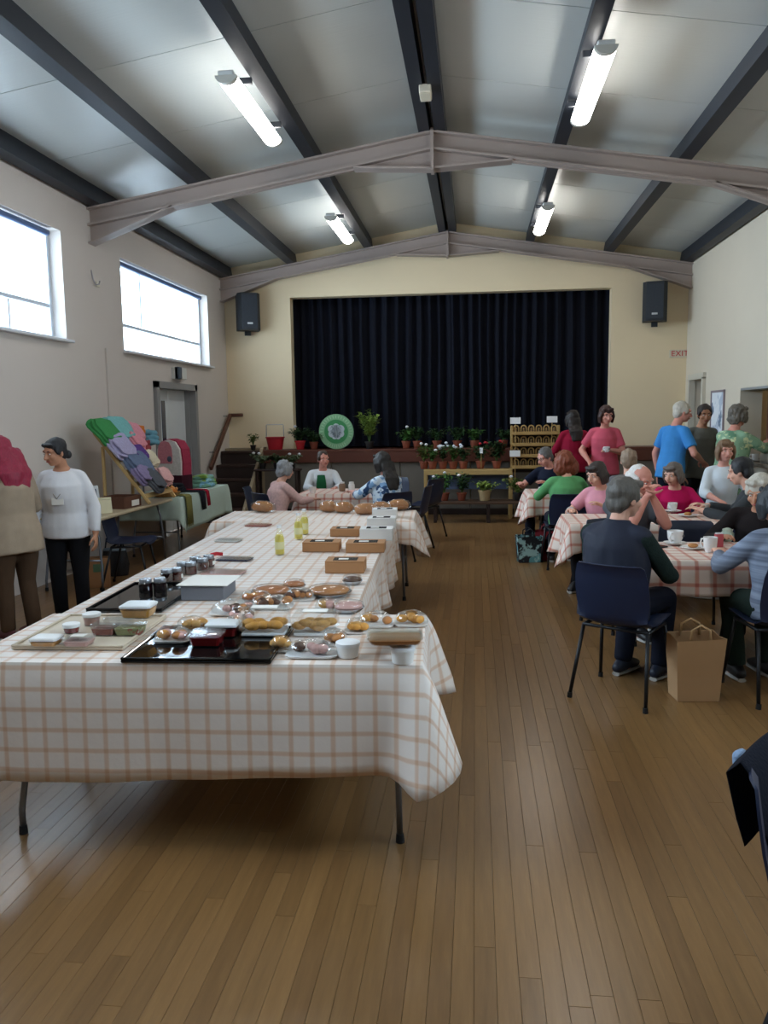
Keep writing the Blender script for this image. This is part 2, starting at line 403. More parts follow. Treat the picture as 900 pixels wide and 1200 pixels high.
# windows
M_alu = mat('window_paint', '#c9d2dc', .45, 0, .04); M_bar = mat('window_head', '#4a5f86', .5, 0, .08); M_pane = glass_mat('window_glass', '#f4fbff', .04)
M_sill = mat('sill_paint', '#dfe3ea', .5, 0, .04)
def window(n, x, sgn, y0, y1, head=True):
    e = link('window_%d' % n, None, None, (x - sgn * .17, 0, 0)); struct(e)
    b = MB(); t = .05
    for c, sz in (((0, (y0 + y1) / 2, WZ1 - t / 2), (.06, y1 - y0, t)), ((0, (y0 + y1) / 2, WZ0 + t / 2), (.06, y1 - y0, t)),
                  ((0, y0 + t / 2, (WZ0 + WZ1) / 2), (.06, t, WZ1 - WZ0)), ((0, y1 - t / 2, (WZ0 + WZ1) / 2), (.06, t, WZ1 - WZ0))): b.box(c, sz)
    b.build('window_frame', M_alu, e)
    zt = WZ0 + .36; ya = y0 + (y1 - y0) * .28; yb = y0 + (y1 - y0) * .62; yc = y0 + (y1 - y0) * .75
    MB().box((0, (y0 + y1) / 2, zt), (.05, y1 - y0 - .1, .04)).build('transom', M_alu, e)
    MB().box((0, ya, (zt + WZ1) / 2), (.05, .035, WZ1 - zt - .06)).build('mullion', M_alu, e)
    MB().box((0, yb, (zt + WZ0) / 2), (.05, .03, zt - WZ0 - .06)).build('mullion', M_alu, e)
    MB().box((0, yc, (zt + WZ0) / 2), (.05, .03, zt - WZ0 - .06)).build('mullion', M_alu, e)
    for (a, b_, c, d) in ((y0 + .05, ya - .018, zt + .02, WZ1 - .05), (ya + .018, y1 - .05, zt + .02, WZ1 - .05), (y0 + .05, yb - .015, WZ0 + .05, zt - .02),
                          (yb + .015, yc - .015, WZ0 + .05, zt - .02), (yc + .015, y1 - .05, WZ0 + .05, zt - .02)):
        MB().box((0, (a + b_) / 2, (c + d) / 2), (.006, b_ - a, d - c)).build('pane', M_pane, e)
    MB().box((sgn * .12, (y0 + y1) / 2, WZ0 - .012), (.26, y1 - y0 + .06, .03), bev=.006).build('window_sill', M_sill, e)
    if head:
        MB().cyl((sgn * .10, y0 + .02, WZ1 - .05), (sgn * .10, y1 - .15, WZ1 - .05), .032).build('blind_roller', M_bar, e, smooth=40)
k = 1
for a, b_ in WINS_L: window(k, XL, 1, a, b_); k += 1
for a, b_ in WINS_R: window(k, XR, -1, a, b_); k += 1

# door in the window wall
M_dframe = mat('door_frame_paint', '#8f8f90', .5, 0, .05); M_door = mat('door_paint', '#d3d8db', .45, 0, .04); M_dglass = mat('door_glass', '#26344e', .1)
e = struct(link('door_1', None, None, (XL, 0, 0)))
y0, y1, _, z1 = DOOR
b = MB()
b.box((-.02, y0 - .03, z1 / 2 + .04), (.14, .10, z1 + .08)); b.box((-.02, y1 + .03, z1 / 2 + .04), (.14, .10, z1 + .08)); b.box((-.02, (y0 + y1) / 2, z1 + .035), (.14, y1 - y0 + .16, .09))
b.build('door_frame', M_dframe, e)
MB().box((-.16, y1 - .02, z1 / 2), (.22, .05, z1)).build('door_reveal', M_dframe, e)  # shading of the jamb put into the colour, using the frame's grey
for a, c in ((y0 + .02, (y0 + y1) / 2 - .004), ((y0 + y1) / 2 + .004, y1 - .05)):
    lf = MB().box((-.14, (a + c) / 2, z1 / 2), (.045, c - a, z1 - .02), bev=.004).build('door_leaf', M_door, e)
    if a < 11: MB().box((-.115, c - .20, 1.45), (.012, .13, .95)).build('glazed_strip', M_dglass, lf)
    for zz in (.35, 1.02): MB().box((-.113, (a + c) / 2 - (.08 if a < 11 else 0), zz + .3), (.012, (c - a) * .55, .05), bev=.003).build('door_rail', M_door, lf)
    MB().cyl((-.10, c - .07, 1.0), (-.04, c - .07, 1.0), .014).build('door_handle', mat('chrome', '#b8bcc0', .25, 1.0), lf)
MB().box((-.22, (y0 + y1) / 2, z1 / 2), (.02, y1 - y0, z1)).build('door_backing', mat('dark_gap', '#3a4048', .9), e)
o = thing('emergency_light', 'grey and white emergency light box mounted over the double door', 'emergency light', (XL + .05, 11.45, 2.32))
MB().box((0, 0, 0), (.10, .36, .17), bev=.01).build('housing', mat('light_housing', '#d6d9d6', .4), o)
MB().box((.035, -.13, 0), (.08, .10, .172), bev=.008).build('battery_cover', mat('grey_plastic', '#4c5866', .5), o)
o = thing('wall_bracket', 'small wire hook bracket on the window wall under the roof frame', 'wall hook', (XL, 8.95, 3.2))
MB().tube([(0, 0, .16), (.02, 0, .05), (.03, .03, 0), (.03, .12, .02), (.02, .16, .06)], .008).build('hook', mat('grey_wire', '#a6a3a8', .5), o, smooth=True)
MB().box((.012, .12, .02), (.02, .08, .06), bev=.005).build('wall_plate', mat('cream_plastic', '#d9d2c0'), o)
struct(MB().box((XL + .012, 9.20, 1.25), (.02, .035, 2.5)).build('trim_1', M_side))      # surface conduit beside the pier

# doorway, poster, hatch in the kitchen wall
e = struct(link('door_2', None, None, (XR, 0, 0)))
y0, y1, _, z1 = RDOOR; M_brown = mat('brown_stain', '#5d3a2b', .45, 0, .12); M_archi = mat('pale_architrave', '#cbc5b6', .5, 0, .04)
b = MB(); b.box((.0, y0 - .03, z1 / 2), (.10, .08, z1)); b.box((.0, y1 + .03, z1 / 2), (.10, .08, z1)); b.box((0, (y0 + y1) / 2, z1 + .03), (.10, y1 - y0 + .14, .09))
b.build('door_frame', M_archi, e)
lf = MB().box((.20, (y0 + y1) / 2 + .06, z1 / 2), (.04, y1 - y0 - .14, z1 - .01), bev=.003).build('door_leaf', mat('grey_leaf', '#8d8a86', .5), e)
MB().box((.175, y0 + .13, z1 / 2), (.02, .10, z1 - .02)).build('door_stile', M_brown, lf)
MB().box((.176, (y0 + y1) / 2 + .1, 1.5), (.012, .26, .7)).build('glazed_panel', mat('frosted', '#c3c7c6', .3), lf)
MB().box((.26, (y0 + y1) / 2, z1 / 2), (.02, y1 - y0, z1)).build('door_backing', mat('dark_gap', '#3a4048'), e)
po = thing('framed_poster', 'white poster with a blue-grey picture in a mauve frame by the doorway', 'poster', (XR - .012, 12.05, 1.55))
b = MB()
for c, sz in (((0, 0, .40), (.024, .62, .03)), ((0, 0, -.40), (.024, .62, .03)), ((0, -.30, 0), (.024, .03, .83)), ((0, .30, 0), (.024, .03, .83))): b.box(c, sz)
b.build('frame', mat('mauve', '#8d7f86', .5), po)
MB().box((.004, 0, 0), (.008, .58, .80)).build('sheet', spots_mat('poster_print', '#dfe4ea', ['#6d7f96', '#b8c3d3'], 3.2, .45), po)
# serving hatch and its room
e = struct(link('window_5', None, None, (XR, 0, 0))); e['label'] = 'open serving hatch with brown post in the kitchen wall'
y0, y1, z0, z1 = HATCH
MB().box((.14, (y0 + y1) / 2, z1 - .015), (.27, y1 - y0, .03)).build('hatch_head', mat('grey_shade', '#8c8f90', .5), e)
MB().box((.02, 9.98, (z0 + z1) / 2), (.08, .10, z1 - z0)).build('hatch_post', M_brown, e)
MB().box((.05, (y0 + y1) / 2, z0 - .02), (.46, y1 - y0, .04), bev=.006).build('hatch_counter', mat('counter_wood', '#8d8478', .4), e)
kb = MB()
kb.box((XR + 1.9, 10.1, 1.5), (.1, 3.6, 3.0)); kb.box((XR + 1.1, 8.35, 1.5), (1.6, .1, 3.0)); kb.box((XR + 1.1, 11.95, 1.5), (1.6, .1, 3.0)); kb.box((XR + 1.1, 10.1, 2.6), (1.6, 3.6, .1)); kb.box((XR + 1.1, 10.1, .03), (1.6, 3.6, .06))
struct(kb.build('wall_kitchen', M_cream))

# loudspeakers, exit sign
M_spk = mat('speaker_black', '#22262b', .6, 0, .15); M_grille = mat('speaker_grille', '#2d333b', .75, 0, .2, 30, .5, 300)
def speaker(px, py, label, rz):
    p = ony(px, py, YB - .24)
    o = thing('loudspeaker', label, 'loudspeaker', p, rz, 'wall loudspeakers')
    poly = [(-.19, .15), (.19, .15), (.19, -.06), (.13, -.15), (-.13, -.15), (-.19, -.06)]
    MB().rings([[(u, v, -.31) for u, v in poly], [(u, v, .31) for u, v in poly]]).build('cabinet', M_spk, o)
    g = MB().rings([[(u * .92, -.152 if abs(v) > .1 else v - .012, z) for u, v in ((.19, -.06), (.14, -.15), (-.14, -.15), (-.19, -.06))] for z in (-.28, .28)], cap=False)
    g.box((0, -.157, 0), (.27, .012, .56), bev=.004); g.build('grille', M_grille, o)
    MB().box((0, -.166, -.20), (.09, .006, .03)).build('badge', mat('badge', '#c7ccd0', .3, .6), o)
    b = MB(); b.box((0, .13, -.33), (.10, .06, .10)); b.box((0, .14, -.28), (.06, .07, .12)); b.build('wall_bracket', M_spk, o)
speaker(291, 366, 'black loudspeaker on the stage wall between the window and the curtain', R(25))
speaker(767.5, 354, 'black loudspeaker on the stage wall above the red exit sign', R(-12))
p = ony(796.5, 414.5, YB - .015)
o = thing('exit_sign', 'small red lettered exit sign high on the stage wall', 'exit sign', p)
MB().box((0, 0, 0), (.33, .012, .13), bev=.003).build('plate', mat('sign_plate', '#d8cfba', .5), o)
fc = bpy.data.curves.new('lettering', 'FONT'); fc.body = 'EXIT'; fc.size = .125; fc.align_x = 'CENTER'; fc.align_y = 'CENTER'; fc.extrude = .002; fc.space_character = 1.1
to = bpy.data.objects.new('lettering', fc); COL.objects.link(to); to.parent = o; to.location = (0, -.009, 0); to.rotation_euler = (PI / 2, 0, 0); fc.materials.append(mat('sign_red', '#c2303a', .5))
bpy.context.view_layer.update(); _me = bpy.data.meshes.new_from_object(to.evaluated_get(bpy.context.evaluated_depsgraph_get())); bpy.data.objects.remove(to)
link('lettering', _me, o, (0, -.009, 0)).rotation_euler = (PI / 2, 0, 0)

# ------------------------------------------------------------------ stage
M_edge = mat('stage_edge', '#5a2f22', .4, 0, .15); M_front = mat('stage_front', '#6f6a62', .7, 0, .08); M_dark = mat('dark_stain', '#2b1c18', .5, 0, .2)
st = struct(link('stage_floor', None, None, (0, 0, 0)))
MB().box(((XL + XR) / 2, (YB + 16.2) / 2 + .1, STAGE_Z - .05), (XR - XL, 16.2 - YB + .2, .06)).build('stage_boards', M_edge, st)
AX0, AX1 = -3.62, XR
MB().box(((AX0 + AX1) / 2, (APRON + YB) / 2 + .02, STAGE_Z - .02), (AX1 - AX0, YB - APRON + .04, .04), bev=.006).build('apron_top', M_edge, st)
MB().box(((AX0 + AX1) / 2, APRON + .03, STAGE_Z - .115), (AX1 - AX0, .05, .21), bev=.006).build('stage_nosing', M_edge, st)
x = AX0
while x < AX1 - .05:
    x2 = min(x + 1.18, AX1); MB().box(((x + x2) / 2, APRON + .07, .50), (x2 - x - .012, .04, .80), bev=.004).build('front_panel', M_front, st); x = x2
MB().box(((AX0 + AX1) / 2, APRON + .045, .05), (AX1 - AX0, .05, .10)).build('kickboard', M_dark, st)
MB().box((AX0 + .02, (APRON + YB) / 2 + .05, .5), (.04, YB - APRON - .12, .96)).build('stage_cheek', M_front, st)
# curtain
def curtain_mat():
    t = NT('curtain_velvet'); co = t.coord(); nz = t.noise(3, 3, co)
    t.l(t.mix(nz, srgb('#05070f'), srgb('#0a0e1d')), t.b.inputs['Base Color']); t.set(Roughness=.85); t.b.inputs['Sheen Weight'].default_value = .08
    t.b.inputs['Sheen Tint'].default_value = srgb('#3a4a80'); t.b.inputs['Specular IOR Level'].default_value = .2
    MATS['curtain_velvet'] = t.m; return t.m
M_curt = curtain_mat()
cu = thing('stage_curtain', 'pleated navy black velvet curtain drawn closed across the stage', 'curtain', (0, YB + .30, STAGE_Z))
r3 = random.Random(5)
for (a, b_) in ((OX0 - .15, XC + .06), (XC - .02, OX1 + .15)):
    xs = np.arange(a, b_, .017); ph = 0; pts = []
    for xx in xs:
        ph += .017 * (34 + 14 * noise.noise((xx * .8, 1.3, 0))); pts.append((xx, .048 * math.sin(ph) + .014 * math.sin(ph * 2.3 + 1) + (.05 if a < -1 else 0)))
    zs = [.02, .5, 1.2, 1.9, OZ - STAGE_Z + .2]
    m = MB(); vs = []; fs = []
    for i, z in enumerate(zs):
        for (u, v) in pts: vs.append((u + .01 * math.sin(z * 2 + u * 3), v * (1.1 - .2 * i / 4), z))
    n_ = len(pts)
    for i in range(len(zs) - 1):
        for q in range(n_ - 1): fs.append((i * n_ + q, i * n_ + q + 1, (i + 1) * n_ + q + 1, (i + 1) * n_ + q))
    m.add(vs, fs).build('curtain_panel', M_curt, cu, smooth=True)
MB().cyl((OX0 - .2, .03, OZ - STAGE_Z + .16), (OX1 + .2, .03, OZ - STAGE_Z + .16), .02).build('curtain_rail', mat('chrome', '#b8bcc0'), cu)
# steps at the window end of the stage, handrail
M_tread = mat('tread', '#3a2620', .5, 0, .15); M_string = mat('stringer_paint', '#9c8d74', .6, 0, .06)
sx0, sx1 = -4.34, -3.66
e = struct(link('steps_floor', None, None, (0, 0, 0))); e['label'] = 'dark wooden steps up to the stage beside the window wall'
for i in range(5):
    z = .22 * (i + 1); yy = 12.25 + i * .27
    MB().box(((sx0 + sx1) / 2, yy + .15, z - .02), (sx1 - sx0, .30, .04), bev=.006).build('tread', M_tread, e)
    MB().box(((sx0 + sx1) / 2, yy + .03, z - .13), (sx1 - sx0, .02, .18)).build('riser', M_dark, e)
MB().prism([(12.15, 0), (13.62, 0), (13.62, 1.16), (13.42, 1.16), (12.15, .18)], 'x', sx1, sx1 + .05).build('stringer', M_string, e)
MB().box((-4.02, 13.74, .57), (.66, .30, 1.13)).build('landing', M_string, e)
hr = thing('handrail', 'brown wooden handrail rising along the window wall to the stage', 'handrail', (XL + .07, 12.6, .86))
MB().box((0, .60, .42), (.05, 1.45, .085), Matrix.Rotation(math.atan2(.86, 1.16), 3, 'X'), bev=.01).build('rail', M_brown, hr)
MB().box((.10, 1.20, .855), (.24, .06, .06), bev=.008).build('return_end', M_brown, hr)
for q in (.2, 1.0): MB().cyl((-.07, q, .10 + q * .74), (0, q, .10 + q * .74), .012).build('wall_bracket', mat('chrome', '#b8bcc0'), hr)

# ------------------------------------------------------------------ tube lights
M_tube = emit_mat('tube_glow', (1.0, .97, .92, 1), TUBE); M_lbody = mat('fitting_white', '#d7d8d6', .4)
def tube_light(x, y0, label):
    z = zp(x) - .13; L = 1.55
    o = thing('tube_light', label, 'ceiling light', (x, y0 + L / 2, z), 0, 'fluorescent tube lights')
    MB().box((0, 0, .075), (.13, L, .04), bev=.008).build('body', M_lbody, o)
    q = [(.085 * math.cos(a), .06 * math.sin(a)) for a in np.linspace(PI, 2 * PI, 9)]
    MB().prism([(u, v + .055) for u, v in q], 'y', -L / 2 + .05, L / 2 - .05).build('diffuser', M_tube, o, smooth=50)
    for s_ in (-1, 1): MB().prism([(u * 1.04, v * 1.04 + .056) for u, v in q], 'y', s_ * (L / 2 - .05), s_ * L / 2).build('end_cap', mat('end_cap', '#c9c6bd', .4), o)
    for s_ in (-.5, .5): MB().box((.06 if x < XC else -.06, s_, .11), (.16, .03, .05)).build('hanger', M_purlin, o)
tube_light(-1.97, 6.52, 'long glowing tube light over the window side of the sales table, hung by a purlin')
tube_light(.97, 6.45, 'long glowing tube light over the dining tables, next to a dark purlin')
tube_light(-1.95, 11.07, 'glowing tube light near the stage, on the loudspeaker and steps side')
tube_light(.95, 11.05, 'glowing tube light near the stage, above the wooden craft rack')
for xx in (-1.97, .97): tube_light(xx, 1.9, 'glowing tube light added out of view at the entrance end of the hall, on the %s side' % ('window' if xx < 0 else 'kitchen'))  # unseen pair, added for extra light at the entrance end

# ------------------------------------------------------------------ people
JOBS = []                                              # (object, voxel, smoothing, ripple amplitude, ripple frequency)
def ik(S, W, l1, l2, pole):
    S, W = Vector(S), Vector(W); d = W - S; D = max(.06, min(d.length, (l1 + l2) * .995)); d.normalize(); W = S + d * D
    a = (l1 * l1 - l2 * l2 + D * D) / (2 * D); h = math.sqrt(max(0, l1 * l1 - a * a)); p = Vector(pole); p = p - d * p.dot(d)
    if p.length < 1e-4: p = Vector((0, 0, -1)) - d * (-d.z)
    return S + d * a + p.normalized() * h, W
def hand(mb, W, d, nrm, side, s, curl=.5):
    """palm, four unequal bent fingers and a thumb leaving the side of the palm"""
    d = d.normalized(); nrm = (nrm - d * nrm.dot(d)).normalized(); w = d.cross(nrm).normalized()    # w across the palm
    th = w * side
    P = lambda a, b, c=0: W + d * (a * s) + th * (b * s) + nrm * (c * s)
    mb.loft([P(-.012, 0), P(.02, .004), P(.055, .003), P(.088, 0)], [.026 * s, .036 * s, .042 * s, .038 * s], [.020 * s, .017 * s, .015 * s, .012 * s], xd=w, n=12, ends=.6)
    for i, (off, L, sp) in enumerate(((.032, .070, .10), (.0108, .079, .03), (-.0108, .073, -.04), (-.032, .057, -.12))):
        p = P(.082 - abs(off) * .12, off); a = .0; pts = [p]; dd = (d + th * sp).normalized()
        for j, f in enumerate((.45, .32, .26)):
            a += curl * (.55, .75, .5)[j]; q = dd * math.cos(a) + nrm * math.sin(a); p = p + q * (L * s * f); pts.append(p)
        mb.loft(pts, [.0098 * s, .0090 * s, .0082 * s, .0068 * s], n=8, xd=w, ends=1)
    p0 = P(.018, .030, .004); p1 = P(.045, .056, .012); p2 = P(.074, .062, .020 + .02 * curl); p3 = P(.096, .056, .026 + .03 * curl)
    mb.loft([p0, p1, p2, p3], [.014 * s, .0125 * s, .0105 * s, .008 * s], n=8, xd=w, ends=1)
def rotz(a): return Matrix.Rotation(a, 3, 'Z')
SKINS = {'fair': '#d9a791', 'pink': '#d79a8a', 'tan': '#b98568', 'pale': '#dfb5a2', 'ruddy': '#cf8f7e', 'brown': '#8f6350'}
def person(label, px, py, y, face, pose='sit', h=1.68, lean=6, girth=1.0, skin='fair', hair=('short', '#4a3b30'), top=None, sleeve='long', bottom=None,
           shoes='#1d1d20', look=(0, 0), L=None, Rr=None, bent=(.5, .5), skirt=False, hem=.0, glasses=False, vest=None, female=False, voxel=.0075, seat=.45, x=None, polesL=None, polesR=None, ts=None):
    s = h / 1.70; g = girth
    if x is None: x = ony(px, py, y).x
    root = thing('person', label, 'person', (x, y, 0), R(face))
    SK = mat('skin_' + skin, SKINS[skin], .55, 0, .06, 14, 0, 60, .35)
    sit = pose == 'sit'
    pz = seat + .105 * s if sit else .93 * s
    Pv = Vector((0, -.04 if sit else 0, pz)); ln = R(lean); u = Vector((0, math.sin(ln), math.cos(ln))); fw = Vector((0, math.cos(ln), -math.sin(ln)))
    ts = ts or (.91 if sit else 1.0)
    T = lambda a, b=0, c=0: Pv + u * (a * s * ts) + fw * (b * s) + Vector((c * s, 0, 0))     # along the spine from the pelvis
    hips = [Vector((k * .088 * s * g ** .5, Pv.y, pz - .03 * s)) for k in (-1, 1)]
    if sit:
        knees = [Vector((k * .115 * s, Pv.y + .44 * s, .51 * s)) for k in (-1, 1)]; ank = [Vector((k * .11 * s, Pv.y + (.40 if k > 0 else .34) * s, .085)) for k in (-1, 1)]
    else:
        knees = [Vector((k * .098 * s, .015, .49 * s)) for k in (-1, 1)]; ank = [Vector((k * .105 * s, -.02 - .02 * k, .085)) for k in (-1, 1)]
    shw = (.142 if female else .162) * s * g ** .4
    SH = [T(.418, -.01) + Vector((k * shw, 0, 0)) for k in (-1, 1)]
    l1, l2 = .285 * s, .25 * s
    if L is None: L = (-.17, .34, pz / s + .14) if sit else (-.27, .06, .80)
    if Rr is None: Rr = (.17, .34, pz / s + .14) if sit else (.27, .06, .80)
    W0 = [Vector(L) * s, Vector(Rr) * s]; poles = [Vector(polesL or (-.7, -.5, -.6)), Vector(polesR or (.7, -.5, -.6))]
    arm = [ik(SH[i], W0[i], l1, l2, poles[i]) for i in (0, 1)]
    nb = T(.49, .0); hb = T(.555, .026); HM = rotz(R(look[0])) @ Matrix.Rotation(R(look[1]) - ln * .5, 3, 'X')
    Hc = hb + HM @ Vector((0, .028 * s, .095 * s))
    H = lambda a, b, c: Hc + HM @ (Vector((a, b, c)) * s)
    # ---- body: one continuous skin mesh
    m = MB()
    tz = [-.10, 0, .12, .26, .37, .45, .50]; trx = [.12, .158, .134, .142, .138, .085, .058]; tryy = [.09, .108, .096, .108, .108, .070, .055]
    m.loft([T(a) for a in tz], [k * s * g ** .7 for k in trx], [k * s * g ** .8 for k in tryy], n=18, ends=.4)
    m.loft([T(.46, -.005), nb, hb, H(0, -.015, -.05)], [.056 * s, .056 * s, .053 * s, .05 * s], n=14)
    m.ell(H(0, -.012, .032), (.074 * s, .093 * s, .083 * s), HM); m.ell(H(0, .018, -.035), (.062 * s, .074 * s, .078 * s), HM); m.ell(H(0, .048, -.088), (.032 * s, .032 * s, .022 * s), HM)
    m.loft([H(0, .086, .014), H(0, .100, -.012), H(0, .108, -.032)], [.008 * s, .011 * s, .015 * s], n=8, ends=1)
    m.cap(H(-.045, .070, .026), H(.045, .070, .026), .014 * s, .014 * s)
    for k in (-1, 1):
        m.ell(H(k * .040, .058, -.030), (.024 * s, .026 * s, .024 * s), HM); m.ell(H(k * .077, -.008, -.012), (.011 * s, .021 * s, .031 * s), HM)
        m.cap(T(.445, -.01, k * .05), SH[k > 0], .034 * s, .040 * s)
    m.cap(H(-.018, .080, -.062), H(.018, .080, -.062), .012 * s, .012 * s)
    for i, k in ((0, -1), (1, 1)):
        E, Wr = arm[i]
        m.loft([SH[i], SH[i].lerp(E, .45), E], [.042 * s, .043 * s, .039 * s], n=12, ends=1, xd=(.3, .5, .8)); m.loft([E, E.lerp(Wr, .3), Wr], [.041 * s, .042 * s * g ** .4, .027 * s], n=12, ends=1, xd=(.3, .5, .8))
        d = (Wr - E).normalized(); inward = Vector((-k, 0, 0)) if abs(d.z) > .6 else Vector((0, 0, -1))
        hand(m, Wr + d * .012 * s, d, inward if abs(inward.dot(d)) < .95 else Vector((0, 1, 0)), 1 if (d.cross(inward)).dot(Vector((-k, .6, .5))) > 0 else -1, s, bent[i])
        m.loft([hips[i], hips[i].lerp(knees[i], .5), knees[i]], [.082 * s * g, .070 * s * g, .053 * s], n=12, ends=1, xd=(1, 0, 0)); m.loft([knees[i], knees[i].lerp(ank[i], .3), ank[i]], [.053 * s, .052 * s, .035 * s], n=12, ends=1, xd=(1, 0, 0))
        m.ell(ank[i] + Vector((0, .04, -.045)), (.036, .09, .03))
    JOBS.append((m.build('body', SK, root), voxel, 5, 0, 0))
    # ---- face
    EW, EI, LP = mat('eye_white', '#e9e4de', .3), mat('eye_iris', '#2c1f18', .2), mat('lips_' + skin, '#a85a52', .5)
    hc = hair[1]; BR = mat('brow_' + hc, hc, .8) if hair[0] != 'balding' else mat('brow_grey', '#a9a39c', .8)
    for k in (-1, 1):
        q = MB().ell(H(k * .031, .0775, .004), (.0115 * s, .0085 * s, .0062 * s), HM, 12, 7).mat(1).ell(H(k * .031, .0838, .004), (.0052 * s, .003 * s, .0052 * s), HM, 10, 5); q.build('eye', [EW, EI], root, smooth=True)
        MB().loft([H(k * .014, .086, .024), H(k * .032, .085, .029), H(k * .048, .074, .023)], [.003 * s, .0045 * s, .002 * s], n=6, ends=1).build('eyebrow', BR, root, smooth=True)
    MB().loft([H(-.024, .084, -.062), H(-.01, .092, -.060), H(.01, .092, -.060), H(.024, .084, -.062)], [.003 * s, .0065 * s, .0065 * s, .003 * s], n=8, ends=1).build('mouth', LP, root, smooth=True)
    # ---- hair
    hs = hair[0]; m = MB(); HMt = hair_mat('hair_' + hc, hc); amp, fr = .006, 26
    if hs == 'balding':
        for k in (-1, 1): m.loft([H(k * .066, .022, .010), H(k * .078, -.03, .012), H(k * .055, -.085, .0), H(k * .01, -.103, -.012)], [.020 * s] * 4, [.032 * s, .040 * s, .045 * s, .045 * s], n=10, xd=(1, 0, 0), ends=.8)
        m.ell(H(0, -.03, .052), (.070 * s, .082 * s, .066 * s), HM)
    else:
        big = {'curly': 1.10, 'bob': 1.06, 'long': 1.06, 'thick': 1.08}.get(hs, 1.0)
        m.ell(H(0, -.024, .042), (.084 * s * big, .099 * s * big, .088 * s * big), HM); m.ell(H(0, -.058, -.015), (.076 * s * big, .055 * s * big, .072 * s * big), HM)
        for k in (-1, 1): m.ell(H(k * .072, .0, .02), (.017 * s * big, .045 * s, .045 * s), HM)
        if hs in ('bob', 'long', 'curly'):
            zl = {'bob': -.085, 'curly': -.06, 'long': -.10}[hs]
            for k in (-1, 1): m.loft([H(k * .074, .005, .05), H(k * .088, -.005, -.01), H(k * .082, -.01, zl)], [.022 * s, .026 * s, .016 * s], [.055 * s, .055 * s, .045 * s], n=12, xd=HM @ Vector((1, 0, 0)), ends=1)
            m.loft([H(0, -.06, .03), H(0, -.082, -.04), H(0, -.080, zl - .015)], [.080 * s, .085 * s, .070 * s], [.05 * s, .045 * s, .03 * s], n=14, xd=HM @ Vector((1, 0, 0)), ends=.8)
            m.loft([H(-.05, .060, .085), H(0, .075, .082), H(.05, .060, .085)], .022 * s, n=8, ends=1)
        if hs == 'long':
            hv = hair[2] if len(hair) > 2 else 1.0; amp, fr = .010 * hv, 24; m.loft([H(0, -.085, -.02), H(0, -.105, -.12), T(.44, -.125), T(.32 if hv < 1.4 else .38, -.145)], [.088 * s * hv, .098 * s * hv, .105 * s * hv, .07 * s * hv], [.045 * s * hv, .046 * s * hv, .040 * s * hv, .026 * s], n=16, ends=.7)
        if hs == 'bun':
            m.ell(H(0, -.118, -.05), (.042 * s, .040 * s, .042 * s), HM); m.loft([H(-.05, .058, .078), H(0, .070, .082), H(.05, .058, .078)], .016 * s, n=8, ends=1)
        if hs == 'curly': amp, fr = .014, 34
        if hs == 'curly' and len(hair) > 2:
            for k in (-1, 0, 1): m.ell(H(k * .075, -.045, -.06), (.075 * s, .075 * s, .10 * s), HM)
            m.ell(H(0, -.03, .03), (.115 * s, .115 * s, .105 * s), HM) if False else m.ell(H(0, -.04, .02), (.110 * s, .105 * s, .105 * s), HM)
        if hs == 'thick': amp, fr = .009, 28; m.loft([H(-.05, .055, .092), H(0, .070, .092), H(.05, .055, .092)], .024 * s, n=8, ends=1)
    JOBS.append((m.build('hair', HMt, root), .007, 3, amp * s, fr))
    # ---- top
    m = MB(); e = .016
    lo = -.13 - hem if not sit else -.10
    wb = 1.10 if female else 1.0
    tz = [lo, 0, .12, .26, .35, .42, .475]; trx = [(.198 if not sit else .178), (.192 if not sit else .180), .160 * (1 if female else 1.04), .165, .165, .140, .085]; tryy = [(.145 if not sit else .130), (.142 if not sit else .132), .124, .136 * wb, .138 * wb, .112, .074]
    m.loft([T(a, .012 * (1 if .2 < a < .4 else 0)) for a in tz], [(k * g ** .75 + (e - .016)) * s for k in trx], [k * g ** .95 * s for k in tryy], n=20, ends=.08)
    if female: 
        for k in (-1, 1): m.ell(T(.285, .085 * g, k * .072), (.07 * s, .055 * s, .062 * s))
    for i, k in ((0, -1), (1, 1)):
        E, Wr = arm[i]; m.cap(T(.435, -.01, k * .055), SH[i], .060 * s, .060 * s)
        if sleeve == 'none': pass
        elif sleeve == 'short':
            q = SH[i].lerp(E, .72); m.loft([SH[i], q], [.061 * s, .064 * s], n=14, xd=(.3, .5, .8))
        else:
            m.loft([SH[i], SH[i].lerp(E, .5), E], [.060 * s, .058 * s * g ** .3, .053 * s], n=14, ends=.9, xd=(.3, .5, .8))
            q = E.lerp(Wr, .93 if sleeve == 'long' else .45); m.loft([E, E.lerp(q, .5), q], [.056 * s, .052 * s, .040 * s if sleeve == 'long' else .048 * s], n=14, xd=(.3, .5, .8))
    JOBS.append((m.build('shirt' if vest is None else 'jumper', top, root), .011, 4, .007, 11))
    if vest is not None:
        m = MB()
        m.loft([T(a, .012 * (1 if .2 < a < .4 else 0)) for a in [lo - .02, 0, .12, .26, .36, .44, .49]], [k * g ** .75 * s for k in [.200, .200, .185, .190, .188, .165, .095]], [k * g ** .95 * s for k in [.152, .152, .145, .158, .158, .130, .085]], n=20, ends=.08)
        for k in (-1, 1): m.cap(T(.44, -.01, k * .055), SH[k > 0] - Vector((k * .012, 0, 0)), .068 * s, .068 * s)
        m.loft([T(.46), T(.525, -.002)], [.085 * s, .078 * s], [.082 * s, .075 * s], n=16)
        JOBS.append((m.build('gilet', vest, root), .011, 3, .008, 13))
    # ---- trousers or skirt, shoes
    m = MB()
